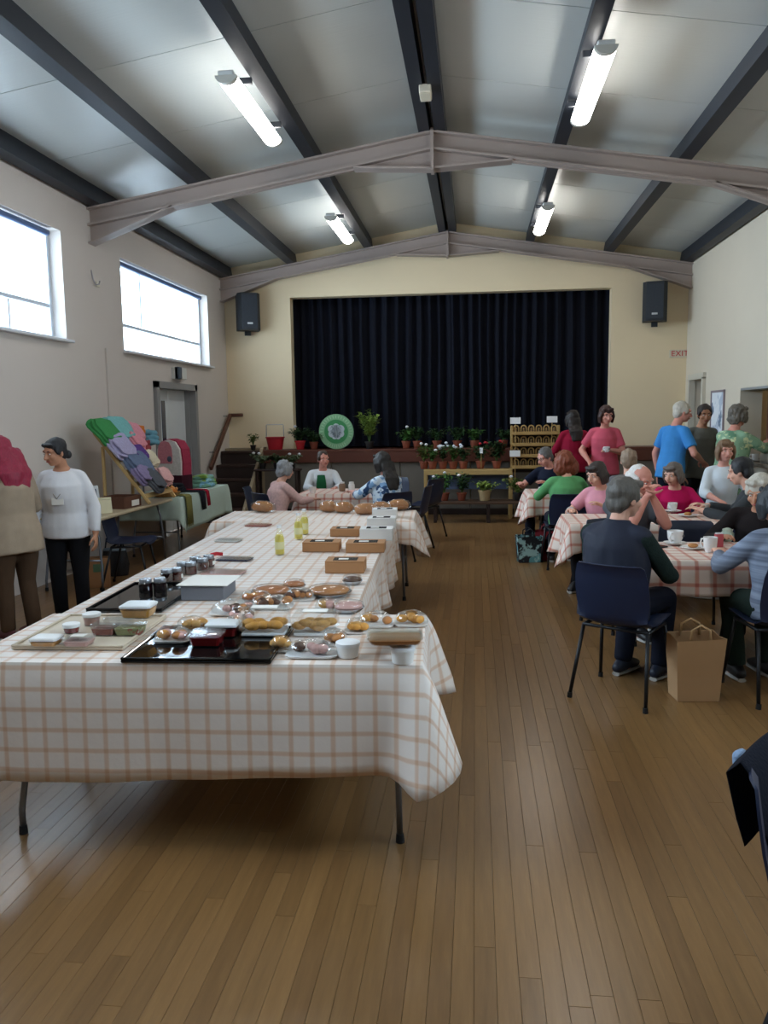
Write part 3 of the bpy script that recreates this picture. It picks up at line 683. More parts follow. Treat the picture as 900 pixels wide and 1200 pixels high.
    if skirt:
        if sit: m.loft([Pv, Pv + Vector((0, .25, -.02)), Vector((0, knees[0].y + .04, knees[0].z - .02))], [.185 * s * g, .20 * s, .19 * s], [.115 * s, .10 * s, .085 * s], n=18, ends=.5); m.loft([Vector((0, knees[0].y, knees[0].z)), Vector((0, knees[0].y + .01, .22))], [.18 * s, .20 * s], [.075 * s, .09 * s], n=18)
        else: m.loft([Pv + Vector((0, 0, .08)), Pv - Vector((0, 0, .08)), Vector((0, 0, .45 * s)), Vector((0, 0, .09))], [.15 * s * g, .185 * s * g, .20 * s, .225 * s], [.12 * s, .14 * s, .15 * s, .17 * s], n=20)
    else:
        m.loft([T(-.11), T(-.02), T(.09)], [.15 * s * g ** .7, .176 * s * g ** .7, .155 * s * g ** .7], [.11 * s, .124 * s * g ** .5, .112 * s * g ** .5], n=18, ends=.5)
        for i in (0, 1):
            m.loft([hips[i], hips[i].lerp(knees[i], .5), knees[i]], [.094 * s * g ** .7, .082 * s * g ** .7, .070 * s], n=14, ends=1, xd=(1, 0, 0)); a = ank[i] + Vector((0, 0, .01)); m.loft([knees[i], knees[i].lerp(a, .4), a], [.070 * s, .066 * s, .060 * s], n=14, ends=.4, xd=(1, 0, 0))
    JOBS.append((m.build('skirt' if skirt else 'trousers', bottom, root), .012, 3, .006, 9))
    SM = mat('shoe_' + shoes, shoes, .5); SOL = mat('sole_rubber', '#b5b2ac', .7)
    for i in (0, 1):
        c = ank[i]; d = .05
        sh = MB(); sh.loft([(c.x, c.y - .075, .045), (c.x, c.y - .02, .062), (c.x, c.y + .06, .056), (c.x, c.y + .13, .042), (c.x, c.y + .175, .035)], [.032, .041, .044, .046, .03], [.032, .050, .042, .030, .020], n=14, ends=.7, xd=(1, 0, 0))
        so = sh.build('shoe', SM, root, smooth=True)
        MB().loft([(c.x, c.y - .09, .012), (c.x, c.y - .03, .012), (c.x, c.y + .08, .012), (c.x, c.y + .15, .012), (c.x, c.y + .19, .013)], [.026, .041, .045, .047, .022], [.012] * 5, n=12, xd=(1, 0, 0)).build('sole', SOL, so)
    if glasses:
        q = MB(); GM = mat('spectacle_frame', '#2a2624', .3)
        for k in (-1, 1):
            q.tube([H(k * .031 + .021 * math.cos(a), .096 - .004 * abs(math.cos(a)), .003 + .017 * math.sin(a)) for a in np.linspace(0, 2 * PI, 13)], .0022 * s, 6); q.tube([H(k * .052, .092, .008), H(k * .080, .06, .008), H(k * .080, -.01, .004)], .002 * s, 6)
        q.tube([H(-.011, .098, .006), H(.011, .098, .006)], .0022 * s, 6); q.build('spectacles', GM, root)
    return dict(root=root, wrist=[a[1] for a in arm], elbow=[a[0] for a in arm], H=H, T=T, s=s, arm=arm, HM=HM)
def run_jobs():
    for o, vx, it, amp, fr in JOBS:
        r_ = o.modifiers.new('r', 'REMESH'); r_.mode = 'VOXEL'; r_.voxel_size = vx; r_.use_smooth_shade = True
        s_ = o.modifiers.new('s', 'SMOOTH'); s_.factor = .5; s_.iterations = it
    bpy.context.view_layer.update(); dg = bpy.context.evaluated_depsgraph_get()
    for o, vx, it, amp, fr in JOBS:
        me = bpy.data.meshes.new_from_object(o.evaluated_get(dg)); old = o.data; o.modifiers.clear(); o.data = me
        bpy.data.meshes.remove(old)
        if amp:
            n_ = len(me.vertices); co = np.empty(n_ * 3); me.vertices.foreach_get('co', co); no = np.empty(n_ * 3); me.vertices.foreach_get('normal', no); co = co.reshape(-1, 3); no = no.reshape(-1, 3)
            sd = (sum(map(ord, o.name)) % 97) * .37
            d = np.array([noise.noise((p[0] * fr + sd, p[1] * fr, p[2] * fr * .55)) for p in co]) * amp; co += no * d[:, None]; me.vertices.foreach_set('co', co.ravel())
        me.polygons.foreach_set('use_smooth', [True] * len(me.polygons)); me.update()

# ------------------------------------------------------------------ chairs and tables
M_shell = mat('navy_plastic', '#14213d', .45, 0, .1, 4); M_legs = mat('chair_steel', '#15171c', .45, .3, .1); M_rub = mat('rubber', '#101012', .8)
def make_chair():
    o = link('stacking_chair', None)
    prof = [(.215, .425), (.205, .448), (.15, .452), (.05, .443), (-.06, .437), (-.14, .442), (-.185, .466), (-.207, .51), (-.222, .58), (-.24, .66), (-.255, .74), (-.268, .80), (-.285, .815)]
    wid = [.19, .205, .215, .22, .22, .212, .20, .20, .212, .215, .21, .195, .18]
    b = MB(); n_ = 12; grid = []
    for i, ((y, z), w_) in enumerate(zip(prof, wid)):
        row = []
        for k in range(n_ + 1):
            t = -1 + 2 * k / n_; c = t * t
            row.append(Vector((w_ * t, y + (.035 * c if i > 6 else 0), z + (.022 * c if i <= 6 else 0))))
        grid.append(row)
    th = .007; vs = []; fs = []; m_ = len(prof)
    for lay in (0, 1):
        for i in range(m_):
            for k in range(n_ + 1):
                a = grid[min(i + 1, m_ - 1)][k] - grid[max(i - 1, 0)][k]; c = grid[i][min(k + 1, n_)] - grid[i][max(k - 1, 0)]; nr = c.cross(a).normalized(); vs.append(grid[i][k] + nr * (th * (lay - .5)))
    off = m_ * (n_ + 1)
    for i in range(m_ - 1):
        for k in range(n_):
            a = i * (n_ + 1) + k; q = (a, a + 1, a + n_ + 2, a + n_ + 1); fs += [q, tuple(off + t for t in reversed(q))]
    loop = [k for k in range(n_ + 1)] + [i * (n_ + 1) + n_ for i in range(1, m_)] + [(m_ - 1) * (n_ + 1) + k for k in range(n_ - 1, -1, -1)] + [i * (n_ + 1) for i in range(m_ - 2, 0, -1)]
    for i in range(len(loop)): a, c = loop[i], loop[(i + 1) % len(loop)]; fs.append((a, c, off + c, off + a))
    b.add(vs, fs).build('seat_shell', M_shell, o, smooth=50)
    for sx in (-1, 1):
        MB().tube([(sx * .19, .14, .425), (sx * .19, -.14, .42)], .011).build('seat_rail', M_legs, o, smooth=True)
        for a, c in (((sx * .19, .14, .425), (sx * .225, .215, .012)), ((sx * .19, -.14, .42), (sx * .225, -.245, .012))):
            l = MB().tube([a, c], .011).build('leg', M_legs, o, smooth=True)
            MB().cyl((c[0], c[1], 0), (c[0] - sx * .002, c[1], .03), .015, .014).build('rubber_foot', M_rub, l, smooth=40)
    for yy in (.14, -.14): MB().tube([(-.19, yy, .423), (.19, yy, .423)], .010).build('cross_rail', M_legs, o, smooth=True)
    return o
CH0 = make_chair(); note_kids(CH0); _first = [True]
def chair(x, y, face, label, group='navy stacking chairs'):
    o = CH0 if _first[0] else copy_tree(CH0); _first[0] = False
    o.location = (x, y, 0); o.rotation_euler = (0, 0, R(face)); tag(o, label, 'chair', group); return o
def seated(label, px, py, y, face, chair_label, **kw):
    p = person(label, px, py, y, face, 'sit', **kw); x = p['root'].location.x; chair(x, y, face, chair_label); return p
M_ttop = mat('table_laminate', '#b9a98c', .4, 0, .06); M_tleg = mat('table_steel', '#787c84', .35, .8, .08)
def folding_table(label, cx, cy, w_, d_, rz, group, ztop=.735, name='folding_table', bent=True):
    o = thing(name, label, 'table', (cx, cy, 0), rz, group)
    MB().box((0, 0, ztop - .016), (w_, d_, .032), bev=.008).build('tabletop', M_ttop, o)
    for sx in (-1, 1):
        ex = w_ / 2 - (.17 if sx < 0 else .10)
        for sy in (-1, 1):
            yy = sy * (d_ / 2 - .09)
            pts = [(sx * ex, yy * .75, ztop - .04), (sx * ex, yy * .9, .55), (sx * (ex + .005), yy, .30), (sx * (ex + .012), yy * 1.03, .015)] if not (sx < 0 and bent) else [(sx * ex, yy * .75, ztop - .04), (sx * (ex - .03), yy * .9, .52), (sx * (ex + .0), yy, .24), (sx * (ex + .02), yy * 1.03, .10), (sx * (ex + .02), yy * 1.03, .015)]
            l = MB().tube(pts, .0125).build('leg', M_tleg, o, smooth=True)
            MB().cyl((pts[-1][0], pts[-1][1], 0), (pts[-1][0], pts[-1][1], .035), .017, .015).build('rubber_foot', M_rub, l)
        MB().tube([(sx * ex, -d_ / 2 + .1, .30), (sx * ex, d_ / 2 - .1, .30)], .010).build('leg_brace', M_tleg, o, smooth=True)
    return o
def table_cloth(label, cx, cy, w_, d_, rz, over, m, group=None, z=.738, seed=0, flare=.05, waves=5.0, amp=.018, corner=1.12, cflare=.16, name='tablecloth', cw=.10):
    """over = hang on the (front, right, back, left) side"""
    rn = random.Random(seed); c = .02; P = []
    X, Y = w_ / 2 + .006, d_ / 2 + .006
    sides = [((-X, -Y), (X, -Y), (0, -1), 0), ((X, -Y), (X, Y), (1, 0), 1), ((X, Y), (-X, Y), (0, 1), 2), ((-X, Y), (-X, -Y), (-1, 0), 3)]
    for (a, b_, nn, si) in sides:
        L = math.hypot(b_[0] - a[0], b_[1] - a[1]); k = max(10, int(L / .035)); nx = sides[(si + 1) % 4]; pv = sides[si - 1]
        for i in range(k):
            t = (i + .5) / k; q = (a[0] + (b_[0] - a[0]) * t, a[1] + (b_[1] - a[1]) * t)
            P.append((q, Vector((nn[0], nn[1], 0)), over[si], min(t, 1 - t) * L, L * t + si * 3.1))
        for j in range(5):
            w2 = (j + 1) / 6; v = (Vector((nn[0], nn[1], 0)).lerp(Vector((nx[2][0], nx[2][1], 0)), w2)).normalized()
            P.append((b_, v, (over[si] * (1 - w2) + over[nx[3]] * w2), 0.0, L + si * 3.1 + j * .01))
    rows = 9; n_ = len(P); b = MB(); vs = []; uv = []
    ph = [rn.uniform(0, 6) for _ in range(6)]
    for j in range(rows + 1):
        f = j / rows
        for (q, v, ov, dc, t) in P:
            near = math.exp(-(dc / cw) ** 2); corner_l = 1 + (corner - 1) * math.exp(-(dc / cw) ** 2)
            Lh = ov * corner_l * (1 + .05 * math.sin(t * 2.3 + ph[0])); s_ = Lh * f
            wv = (math.sin(t * waves + ph[1]) + .6 * math.sin(t * waves * 2.3 + ph[2])) * amp * (f ** 1.2) * (1 - near) - .55 * amp * 2 * math.exp(-((dc - .14) / .06) ** 2) * f
            out = flare * s_ + wv + cflare * near * s_ * 1.6 + (.006 if j else 0) + .012 * min(1, f * 4)
            vs.append((q[0] + v.x * out, q[1] + v.y * out, z - math.sqrt(max(0, s_ ** 2 - (max(0, out - .02)) ** 2)) - (0 if j else 0)))
            uv.append((q[0] + v.x * s_, q[1] + v.y * s_))
    fs = [tuple(range(n_))] + [(j * n_ + i, (j + 1) * n_ + i, (j + 1) * n_ + (i + 1) % n_, j * n_ + (i + 1) % n_) for j in range(rows) for i in range(n_)]
    b.add(vs, fs); b.uv = uv
    o = b.build(name, m, None, smooth=60, loc=(cx, cy, 0), rz=rz)
    sm = o.modifiers.new('thickness', 'SOLIDIFY'); sm.thickness = .002; sm.offset = 1
    return tag(o, label, 'tablecloth', group)
M_ck = check_mat('sales_check', '#e8dfd8', '#dcc2ae', '#d0aa8e'); M_ck2 = check_mat('dining_check', '#ead9cd', '#d59a86', '#bb5f50', .105, .20)

TR = R(2.6)                                             # the stall tables stand slightly askew to the hall
def tt(u, v, z=0):                                      # stall frame: u along the front edge from its table-corner at the aisle, v away from the entrance
    return Vector((-.20 + u * math.cos(TR) - v * math.sin(TR), 2.855 + u * math.sin(TR) + v * math.cos(TR), z))
def stall(label, u0, u1, v0, v1, clabel, over, seed, rz=0, **kw):
    c = tt((u0 + u1) / 2, (v0 + v1) / 2)
    if u1 - u0 >= v1 - v0: folding_table(label, c.x, c.y, u1 - u0, v1 - v0, TR, 'sales stall tables')
    else: folding_table(label, c.x, c.y, v1 - v0, u1 - u0, TR + PI / 2, 'sales stall tables')
    if clabel: table_cloth(clabel, c.x, c.y, u1 - u0, v1 - v0, TR, over, M_ck, 'cloths on the sales stall', seed=seed, **kw)
stall('folding table at the entrance end of the sales stall, set crosswise under the black trays', -1.76, 0, 0, .74, 'tan checked cloth hanging deep over the entrance end of the sales stall', (.44, .34, .02, .30), 1, waves=7, amp=.006, corner=1.13, cflare=.20, flare=.015, cw=.075)
for (u0, u1, v0, v1, lab) in ((-1.02, -.34, .75, 2.44, 'folding table under the pies, on the aisle side of the sales stall'), (-1.72, -1.03, .75, 2.44, 'folding table under the jam jars, on the window side of the sales stall'),
                              (-1.02, -.34, 2.45, 4.12, 'folding table under the brown cake boxes in the sales stall'), (-1.72, -1.03, 2.45, 4.12, 'folding table under the yellow bottles in the sales stall')):
    stall(lab, u0, u1, v0, v1, None, None, 0)
c = tt(-1.03, 2.435); table_cloth('long tan checked cloth over the middle of the sales stall, hanging wavily to the aisle', c.x, c.y, 1.38, 3.37, TR, (.004, .36, .004, .16), M_ck, 'cloths on the sales stall', seed=4, waves=8, amp=.035, corner=1.0, cflare=.05)
stall('folding table at the stage end of the sales stall, set crosswise under the loaves', -1.95, -.16, 4.13, 4.90, 'tan checked cloth on the stage end of the sales stall, under the loaves', (.19, .33, .2, .2), 6, waves=8, amp=.02, cflare=.2)

def dining(label, clabel, x0, x1, y0, y1, seed):
    cx, cy = (x0 + x1) / 2, (y0 + y1) / 2
    folding_table(label, cx, cy, x1 - x0, y1 - y0, 0, 'dining tables'); table_cloth(clabel, cx, cy, x1 - x0, y1 - y0, 0, (.22, .30, .22, .34), M_ck2, 'red checked cloths', seed=seed, waves=9, amp=.016)
dining('folding table beside the man in the navy gilet', 'red checked cloth on the table beside the man in the navy gilet', .98, 2.78, 5.05, 5.80, 11)
dining('folding table in front of the woman in the magenta cardigan', 'red checked cloth on the table in front of the woman in the magenta cardigan', .80, 2.22, 6.75, 7.45, 12)
dining('folding table in front of the red-haired woman in green', 'red checked cloth on the table in front of the red-haired woman in green', .62, 2.40, 9.25, 10.0, 13)
dining('small folding table near the stage, between the three seated people', 'red checked cloth on the small table near the stage steps', -2.12, -1.05, 9.40, 10.12, 14)

# ------------------------------------------------------------------ the people in the hall
M_navyT = cloth_mat('navy_trouser', '#141826'); M_blackT = cloth_mat('black_trouser', '#121216'); M_brownT = cloth_mat('brown_trouser', '#4c3a2b'); M_greyT = cloth_mat('grey_trouser', '#4a4c52'); M_jean = cloth_mat('denim', '#2c3b58')
V = .0065
pA = person('person in a beige jacket and brown trousers with long magenta hair, standing', 16, 620, 5.60, 62, 'stand', h=1.545, girth=1.3, skin='pale', hair=('long', '#8e1738', 1.38), top=cloth_mat('beige_jacket', '#a4937f'), bottom=M_brownT, hem=.06, female=True, look=(12, -10), Rr=(.16, .30, 1.02), L=(-.15, .30, 1.0), voxel=V, shoes='#5a2a30')
pB = person('person in a white long-sleeved top and black trousers, standing with a paper in hand', 79, 620, 6.05, 190, 'stand', h=1.53, girth=1.2, skin='tan', hair=('bun', '#15161c'), top=cloth_mat('white_top', '#dfdfe3', .05), bottom=M_blackT, female=True, look=(-34, -10), Rr=(.31, .08, .82), L=(-.27, .08, .84), voxel=V, hem=-.02)
pC = seated('grey-haired person in a pale pink top, seated at the small table', 326, 590, 8.95, -48, 'navy chair under the person in pale pink', h=1.50, lean=12, skin='fair', hair=('curly', '#8b8d90'), top=knit_mat('pale_pink', '#d9b4b0'), bottom=M_greyT, female=True, girth=1.05, L=(-.12, .42, .80), Rr=(.12, .45, .80))
pD = seated('person in a white shirt and dark green tabard, seated facing the hall', 379, 575, 10.50, 192, 'navy chair under the person with the green tabard', h=1.58, lean=4, skin='ruddy', hair=('short', '#3b2a20'), top=cloth_mat('white_shirt', '#d9dde2', .05), bottom=M_greyT, look=(18, 0), L=(-.16, .42, .80), Rr=(.16, .42, .80))
pE = seated('person with long dark hair in a white and blue flowered blouse, seated with back turned', 452, 580, 9.0, 42, 'navy chair under the person in the blue flowered blouse', h=1.66, lean=4, skin='pink', hair=('long', '#17120f'), top=spots_mat('blue_floral', '#d5e3ef', ['#27466f', '#7fa5cc'], 11, .44), bottom=M_navyT, female=True, girth=1.12, sleeve='elbow', look=(14, -5), L=(-.18, .42, .80), Rr=(.2, .40, .80))
pF = seated('person in a dark shirt and spectacles, seated facing the red-haired person in green', 646, 560, 10.40, 150, 'navy chair under the person in dark shirt and spectacles', h=1.68, lean=12, skin='pink', hair=('short', '#5a5654'), top=cloth_mat('dark_navy_shirt', '#141a2c'), bottom=M_navyT, sleeve='short', look=(-25, -15), glasses=True, L=(-.14, .40, .82), Rr=(.24, .40, .80))
pG = seated('person with bushy red hair in a green top, seated with back turned', 663, 590, 8.80, 4, 'navy chair under the red-haired person in green', h=1.66, lean=6, skin='fair', hair=('curly', '#7a3a20', 1.5), top=cloth_mat('green_top', '#5c9a63'), bottom=M_navyT, female=True, girth=1.15, look=(20, -5), L=(-.2, .40, .80), Rr=(.2, .42, .80))
pH = seated('person with dark hair in a pink short-sleeved top, elbow on the table, wearing a watch', 707, 590, 7.80, 150, 'navy chair under the person in the pink short-sleeved top', h=1.60, lean=14, skin='fair', hair=('bob', '#2d2420'), top=cloth_mat('pink_top', '#dd98a6'), bottom=M_blackT, female=True, sleeve='short', look=(-20, -8), Rr=(.20, .36, .80), L=(-.14, .34, .86))
pI = person('person with long dark hair in a crimson cardigan, standing at the craft rack', 673, 540, 12.0, 10, 'stand', h=1.71, skin='fair', hair=('long', '#1c1210'), top=cloth_mat('crimson', '#8e1432'), bottom=M_blackT, female=True, girth=1.15, Rr=(.18, .32, 1.02), L=(-.18, .32, 1.02))
pJ = person('person in a coral pink t-shirt standing by the stage holding a mug', 708, 540, 11.3, 172, 'stand', h=1.765, skin='ruddy', hair=('bob', '#3a201c'), top=cloth_mat('coral', '#c9586a'), bottom=M_blackT, female=True, girth=1.02, sleeve='short', look=(20, -6), L=(-.08, .28, 1.12), Rr=(.20, .18, .98))
pK = seated('person with light brown hair seated with back turned beside the red-haired person in green', 737, 560, 8.85, -4, 'navy chair under the person with light brown hair', h=1.68, lean=6, skin='fair', hair=('thick', '#8f7a66'), top=cloth_mat('grey_blouse', '#6c6a6e'), bottom=M_greyT, L=(-.2, .42, .80), Rr=(.2, .42, .80))
pL = seated('balding white-haired person in a grey t-shirt with hands clasped', 733, 590, 6.28, 203, 'navy chair under the balding person in grey t-shirt', h=1.66, lean=14, skin='ruddy', hair=('balding', '#d8d4d0'), top=cloth_mat('grey_tshirt', '#55585e'), bottom=M_jean, sleeve='short', girth=1.1, look=(16, -10), ts=1.0, L=(-.03, .31, 1.06), Rr=(.03, .31, 1.06), bent=(.9, .9), polesL=(-.5, .3, -1), polesR=(.5, .3, -1), voxel=V)
pM = person('person with grey hair in a navy gilet and dark green jumper, seated', 712, 640, 4.80, -38, 'sit', h=1.70, lean=4, skin='fair', hair=('thick', '#57534e'), top=knit_mat('green_jumper', '#23302e'), bottom=M_navyT, vest=mat('gilet_nylon', '#0e172d', .75, 0, .2, 8), girth=1.12, look=(-22, -2), L=(-.13, .36, .70), Rr=(.17, .36, .66), voxel=V, shoes='#1b2233', x=.84)
chair(.87, 4.72, -31, 'navy chair standing in the aisle under the person in the navy gilet')
pN = seated('person with a grey-brown bob in a magenta cardigan, seated facing the hall', 790, 580, 8.05, 170, 'navy chair under the person in the magenta cardigan', h=1.54, lean=14, skin='fair', hair=('bob', '#5f5650'), top=cloth_mat('magenta_cardigan', '#c0185a'), bottom=M_navyT, female=True, girth=1.1, look=(-35, -5), L=(-.22, .40, .80), Rr=(.16, .38, .80))
pO = person('person with white hair in a bright blue short-sleeved shirt, standing', 786, 540, 10.25, -60, 'stand', h=1.80, lean=8, skin='ruddy', hair=('short', '#bdb5a8'), top=cloth_mat('bright_blue', '#3f86c8'), bottom=M_navyT, sleeve='short', girth=.98, look=(-25, -6), Rr=(.20, .28, 1.0), L=(-.27, .06, .84))
pP = person('person in a grey-olive shirt standing beside the person in bright blue', 819, 540, 10.7, 200, 'stand', h=1.76, lean=4, skin='tan', hair=('short', '#2b211d'), top=cloth_mat('grey_olive', '#6b6c66'), bottom=M_blackT, look=(-20, -8), girth=1.1)
pQ = person('person with grey hair in a green leafy print shirt, standing and reaching to the hatch', 856, 540, 9.65, -55, 'stand', h=1.73, lean=5, skin='ruddy', hair=('curly', '#625c54'), top=spots_mat('green_floral', '#7fa184', ['#b7cfae', '#5b8468', '#c9cf9e'], 8, .42), bottom=cloth_mat('pale_blue_skirt', '#8fa3b5'), female=True, girth=1.2, sleeve='elbow', Rr=(.14, .46, 1.27), L=(-.16, .44, 1.22), hem=.10)
pR = seated('person in a white blouse seated by the kitchen wall, facing the hall', 848, 555, 9.0, 182, 'navy chair under the person in the white blouse', h=1.66, lean=2, skin='pink', hair=('bob', '#7b6048'), top=cloth_mat('white_blouse', '#d3dbe2', .06), bottom=M_greyT, female=True, sleeve='elbow', seat=.50, ts=1.0)
pS = seated('black-haired person in a dark jacket, seated at a dining table end', 885, 570, 7.25, 70, 'navy chair under the person in the dark jacket', h=1.70, lean=10, skin='fair', hair=('short', '#16171c'), top=cloth_mat('dark_jacket', '#3a3d40'), bottom=M_blackT, look=(-10, -10), L=(-.2, .40, .80), Rr=(.2, .40, .80))
pT = seated('person with white hair in a black jacket, head bowed and resting on a hand', 893, 600, 6.05, 158, 'navy chair under the white-haired person in black', h=1.66, lean=20, skin='tan', hair=('thick', '#b9b4a8'), top=cloth_mat('black_jacket', '#221d1e'), bottom=M_blackT, girth=1.1, look=(-14, -8), L=(-.09, .33, .99), Rr=(.24, .42, .80), bent=(.7, .4), polesL=(-.6, .2, -1), voxel=V)
pU = seated('person in a blue-grey patterned jumper, seated with back turned at the dining table', 916, 660, 4.78, 8, 'navy chair under the person in the blue-grey jumper', h=1.64, lean=10, skin='fair', hair=('bob', '#1d2429'), top=stripe_mat('blue_grey_knit', '#5b6478', '#8d99ae'), bottom=cloth_mat('dark_green_trouser', '#1d2b26'), female=True, girth=1.12, L=(-.2, .40, .80), Rr=(.2, .40, .80), voxel=V)
run_jobs()

# ------------------------------------------------------------------ goods on the sales stall
ZT0 = .742
M_clear = glass_mat('clear_plastic', '#f8fafb', .07, .12, .35); M_film = glass_mat('cling_film', '#fbfcfc', .07, .12, .35); M_lidp = mat('lid_plastic', '#d7dbdd', .35); M_whitep = mat('white_plastic', '#e2e2e0', .35, 0, .03)
M_blackg = mat('black_glass', '#07080a', .04, 0, .05); M_boardb = mat('beige_board', '#c9bba6', .5, 0, .06)
M_bread = mat('bread_crust', '#b87c45', .7, 0, .3, 22, .4, 50); M_cake = mat('cake_crumb', '#c99a58', .8, 0, .25, 40, .5, 90); M_choc = mat('chocolate_cake', '#5a3a28', .7, 0, .25, 30, .4, 80); M_pie = mat('pie_crust', '#b5713f', .65, 0, .3, 30, .4, 70)
M_jelly = mat('red_jelly', '#7d1a1c', .2); M_jam = mat('dark_jam', '#2a0d12', .12); M_jam2 = mat('red_jam', '#5d1a14', .12); M_gold = mat('pastry_gold', '#d79a45', .6, 0, .3, 30, .4, 60); M_pinkc = mat('pink_icing', '#d7a9a2', .5)
M_kraft = mat('kraft_card', '#a97b52', .75, 0, .08); M_whitec = mat('white_card', '#dcdcda', .6, 0, .03); M_label = mat('paper_label', '#e8e6e0', .7, 0, .03); M_grey = mat('window_film_dark', '#4a4644', .2)
M_yel = mat('yellow_cordial', '#e2d368', .4); M_capw = mat('cap_white', '#e6e8ea', .4)
def at(px, py, z=ZT0): return onz(px, py, z)
def tray(label, u0, u1, v0, v1, m, name='tray', h=.012, rim=.0):
    c = tt((u0 + u1) / 2, (v0 + v1) / 2, ZT0); o = thing(name, label, 'tray', c, TR); W, D = u1 - u0, v1 - v0
    MB().box((0, 0, h / 2), (W, D, h), bev=.004).build('base', m, o)
    b = MB()
    for q, sz in (((0, -D / 2 + .006, h + .004), (W, .012, .010)), ((0, D / 2 - .006, h + .004), (W, .012, .010)), ((-W / 2 + .006, 0, h + .004), (.012, D, .010)), ((W / 2 - .006, 0, h + .004), (.012, D, .010))): b.box(q, sz, bev=.003)
    b.build('rim', m, o); return o
def uv_of(px, py, z=ZT0):
    p = onz(px, py, z) - Vector((-.20, 2.855, 0)); return (p.x * math.cos(TR) + p.y * math.sin(TR), -p.x * math.sin(TR) + p.y * math.cos(TR))
def tray_px(label, l, r, yn, yf, m, **kw):
    a, b_ = uv_of(l, yn), uv_of(r, yn); f = uv_of((l + r) / 2, yf); return tray(label, a[0], b_[0], (a[1] + b_[1]) / 2, f[1], m, **kw)
tray_px('beige board under the small tubs at the corner of the stall', 12, 145, 762, 724, M_boardb)
tray_px('glossy black glass tray under the jellies and biscuit boxes', 140, 318, 778, 738, M_blackg)
tray_px('glossy black tray next to the jam jars, holding stacked tubs', 100, 190, 718, 686, M_blackg)
ZB = ZT0 + .0135
def tub(label, px, py, w_, d_, h, fill, lid=M_clear, z=ZT0, rz=0, name='plastic_tub', group='plastic tubs', fillh=.75, note=None):
    p = at(px, py, z); o = thing(name, label, 'tub', p, TR + rz, group)
    def ring(k, zz, f=1.0): return [(k * a * w_ / 2 * f, k2 * b_ * d_ / 2 * f, zz) for k, k2 in ((1, 1),) for a, b_ in ((-.85, -1), (.85, -1), (1, -.85), (1, .85), (.85, 1), (-.85, 1), (-1, .85), (-1, -.85))]
    MB().rings([ring(1, .002, .86), ring(1, h)]).build('walls', M_clear, o)
    if fill: MB().rings([ring(1, .004, .82), ring(1, h * fillh, .93)]).build('contents', fill, o, smooth=30)
    MB().rings([ring(1, h, 1.03), ring(1, h + .008, 1.03), ring(1, h + .012, .9)]).build('lid', lid, o)
    if note: MB().box((0, 0, h + .0135), (w_ * .5, d_ * .5, .002)).build('sticker', M_label, o)
    return o
def round_tub(label, px, py, r, h, fill, lid, z=ZT0, name='round_tub', group='plastic tubs'):
    o = thing(name, label, 'tub', at(px, py, z), 0, group)
    MB().lathe([(r * .85, .001), (r * .88, .004), (r, h)]).build('wall', M_clear if fill else M_whitep, o, smooth=40)
    if fill: MB().lathe([(r * .8, .003), (r * .92, h * .8)]).build('contents', fill, o, smooth=40)
    MB().lathe([(r * 1.04, h - .006), (r * 1.06, h), (r * 1.04, h + .007), (r * .9, h + .009)]).build('lid', lid, o, smooth=40); return o
tub('flat white packet of butter shortbread at the front of the beige board', 55, 756, .11, .08, .026, M_gold, M_whitep, ZB)
tub('flat clear packet with a dark sticker at the front of the beige board', 93, 756, .11, .08, .028, M_pinkc, M_clear, ZB, note=True)
round_tub('small red chutney pot with pale lid, stacked by the edge of the beige board', 84, 741, .034, .032, M_jelly, M_whitep, ZB)
round_tub('small chutney pot with white lid standing on another pot', 84, 741, .033, .030, M_jelly, M_whitep, ZB + .043)
round_tub('small pot with wide white lid at the back of the beige board', 108, 732, .038, .045, M_pinkc, M_whitep, ZB)
tub('clear tub of red tomato slices on the beige board', 124, 743, .10, .08, .040, M_jelly, M_clear, ZB)
tub('clear tub of green and red salad at the beige board edge', 153, 743, .12, .085, .042, spots_mat('salad', '#8a8f55', ['#a2402c', '#c9c7a0'], 30, .4), M_clear, ZB)
tub('large clear tub with frosted lid at the bottom of the pair on the black tray', 163, 722, .13, .11, .050, M_cake, M_lidp, ZB)
tub('large clear tub with frosted lid resting on the tub below it', 163, 722, .13, .11, .045, M_gold, M_lidp, ZB + .0655)
tub('empty clear tub behind the tomato tub', 140, 733, .12, .07, .030, None, M_clear, ZB)
# bakery on the front glass tray
def pastry_pack(label, px, py, n_, w_, d_, fills, z=ZT0, seed=0, base=M_whitec, group='wrapped baking'):
    rn = random.Random(seed); o = thing('pastry_pack', label, 'baking', at(px, py, z), TR, group)
    MB().rings([[(a * w_ / 2 * f, b_ * d_ / 2 * f, zz) for a, b_ in ((-.8, -1), (.8, -1), (1, -.7), (1, .7), (.8, 1), (-.8, 1), (-1, .7), (-1, -.7))] for f, zz in ((.9, .001), (1, .010))]).build('dish', base, o)
    for i in range(n_):
        a, b_ = rn.uniform(-.33, .33) * w_, rn.uniform(-.3, .3) * d_; r = rn.uniform(.020, .030)
        MB().ell((a, b_, .024 + rn.uniform(0, .010)), (r, r * rn.uniform(.7, 1), r * .65), rotz(rn.uniform(0, 3)), 10, 6).build('bun', fills[i % len(fills)], o, smooth=True)
    b = MB(); rr = []
    for i in range(7):
        q = i / 6 * PI / 2; f = math.cos(q) ** .6; rr.append([(w_ / 2 * f * math.cos(t) * (1 + .06 * noise.noise((t * 3, i, seed))), d_ / 2 * f * math.sin(t) * (1 + .06 * noise.noise((t * 3, i + 5, seed))), .008 + .055 * math.sin(q) + .006 * noise.noise((t * 4, i * .7, seed + 9))) for t in np.linspace(0, 2 * PI, 22, endpoint=False)])
    b.rings(rr).build('film', M_film, o, smooth=40); return o
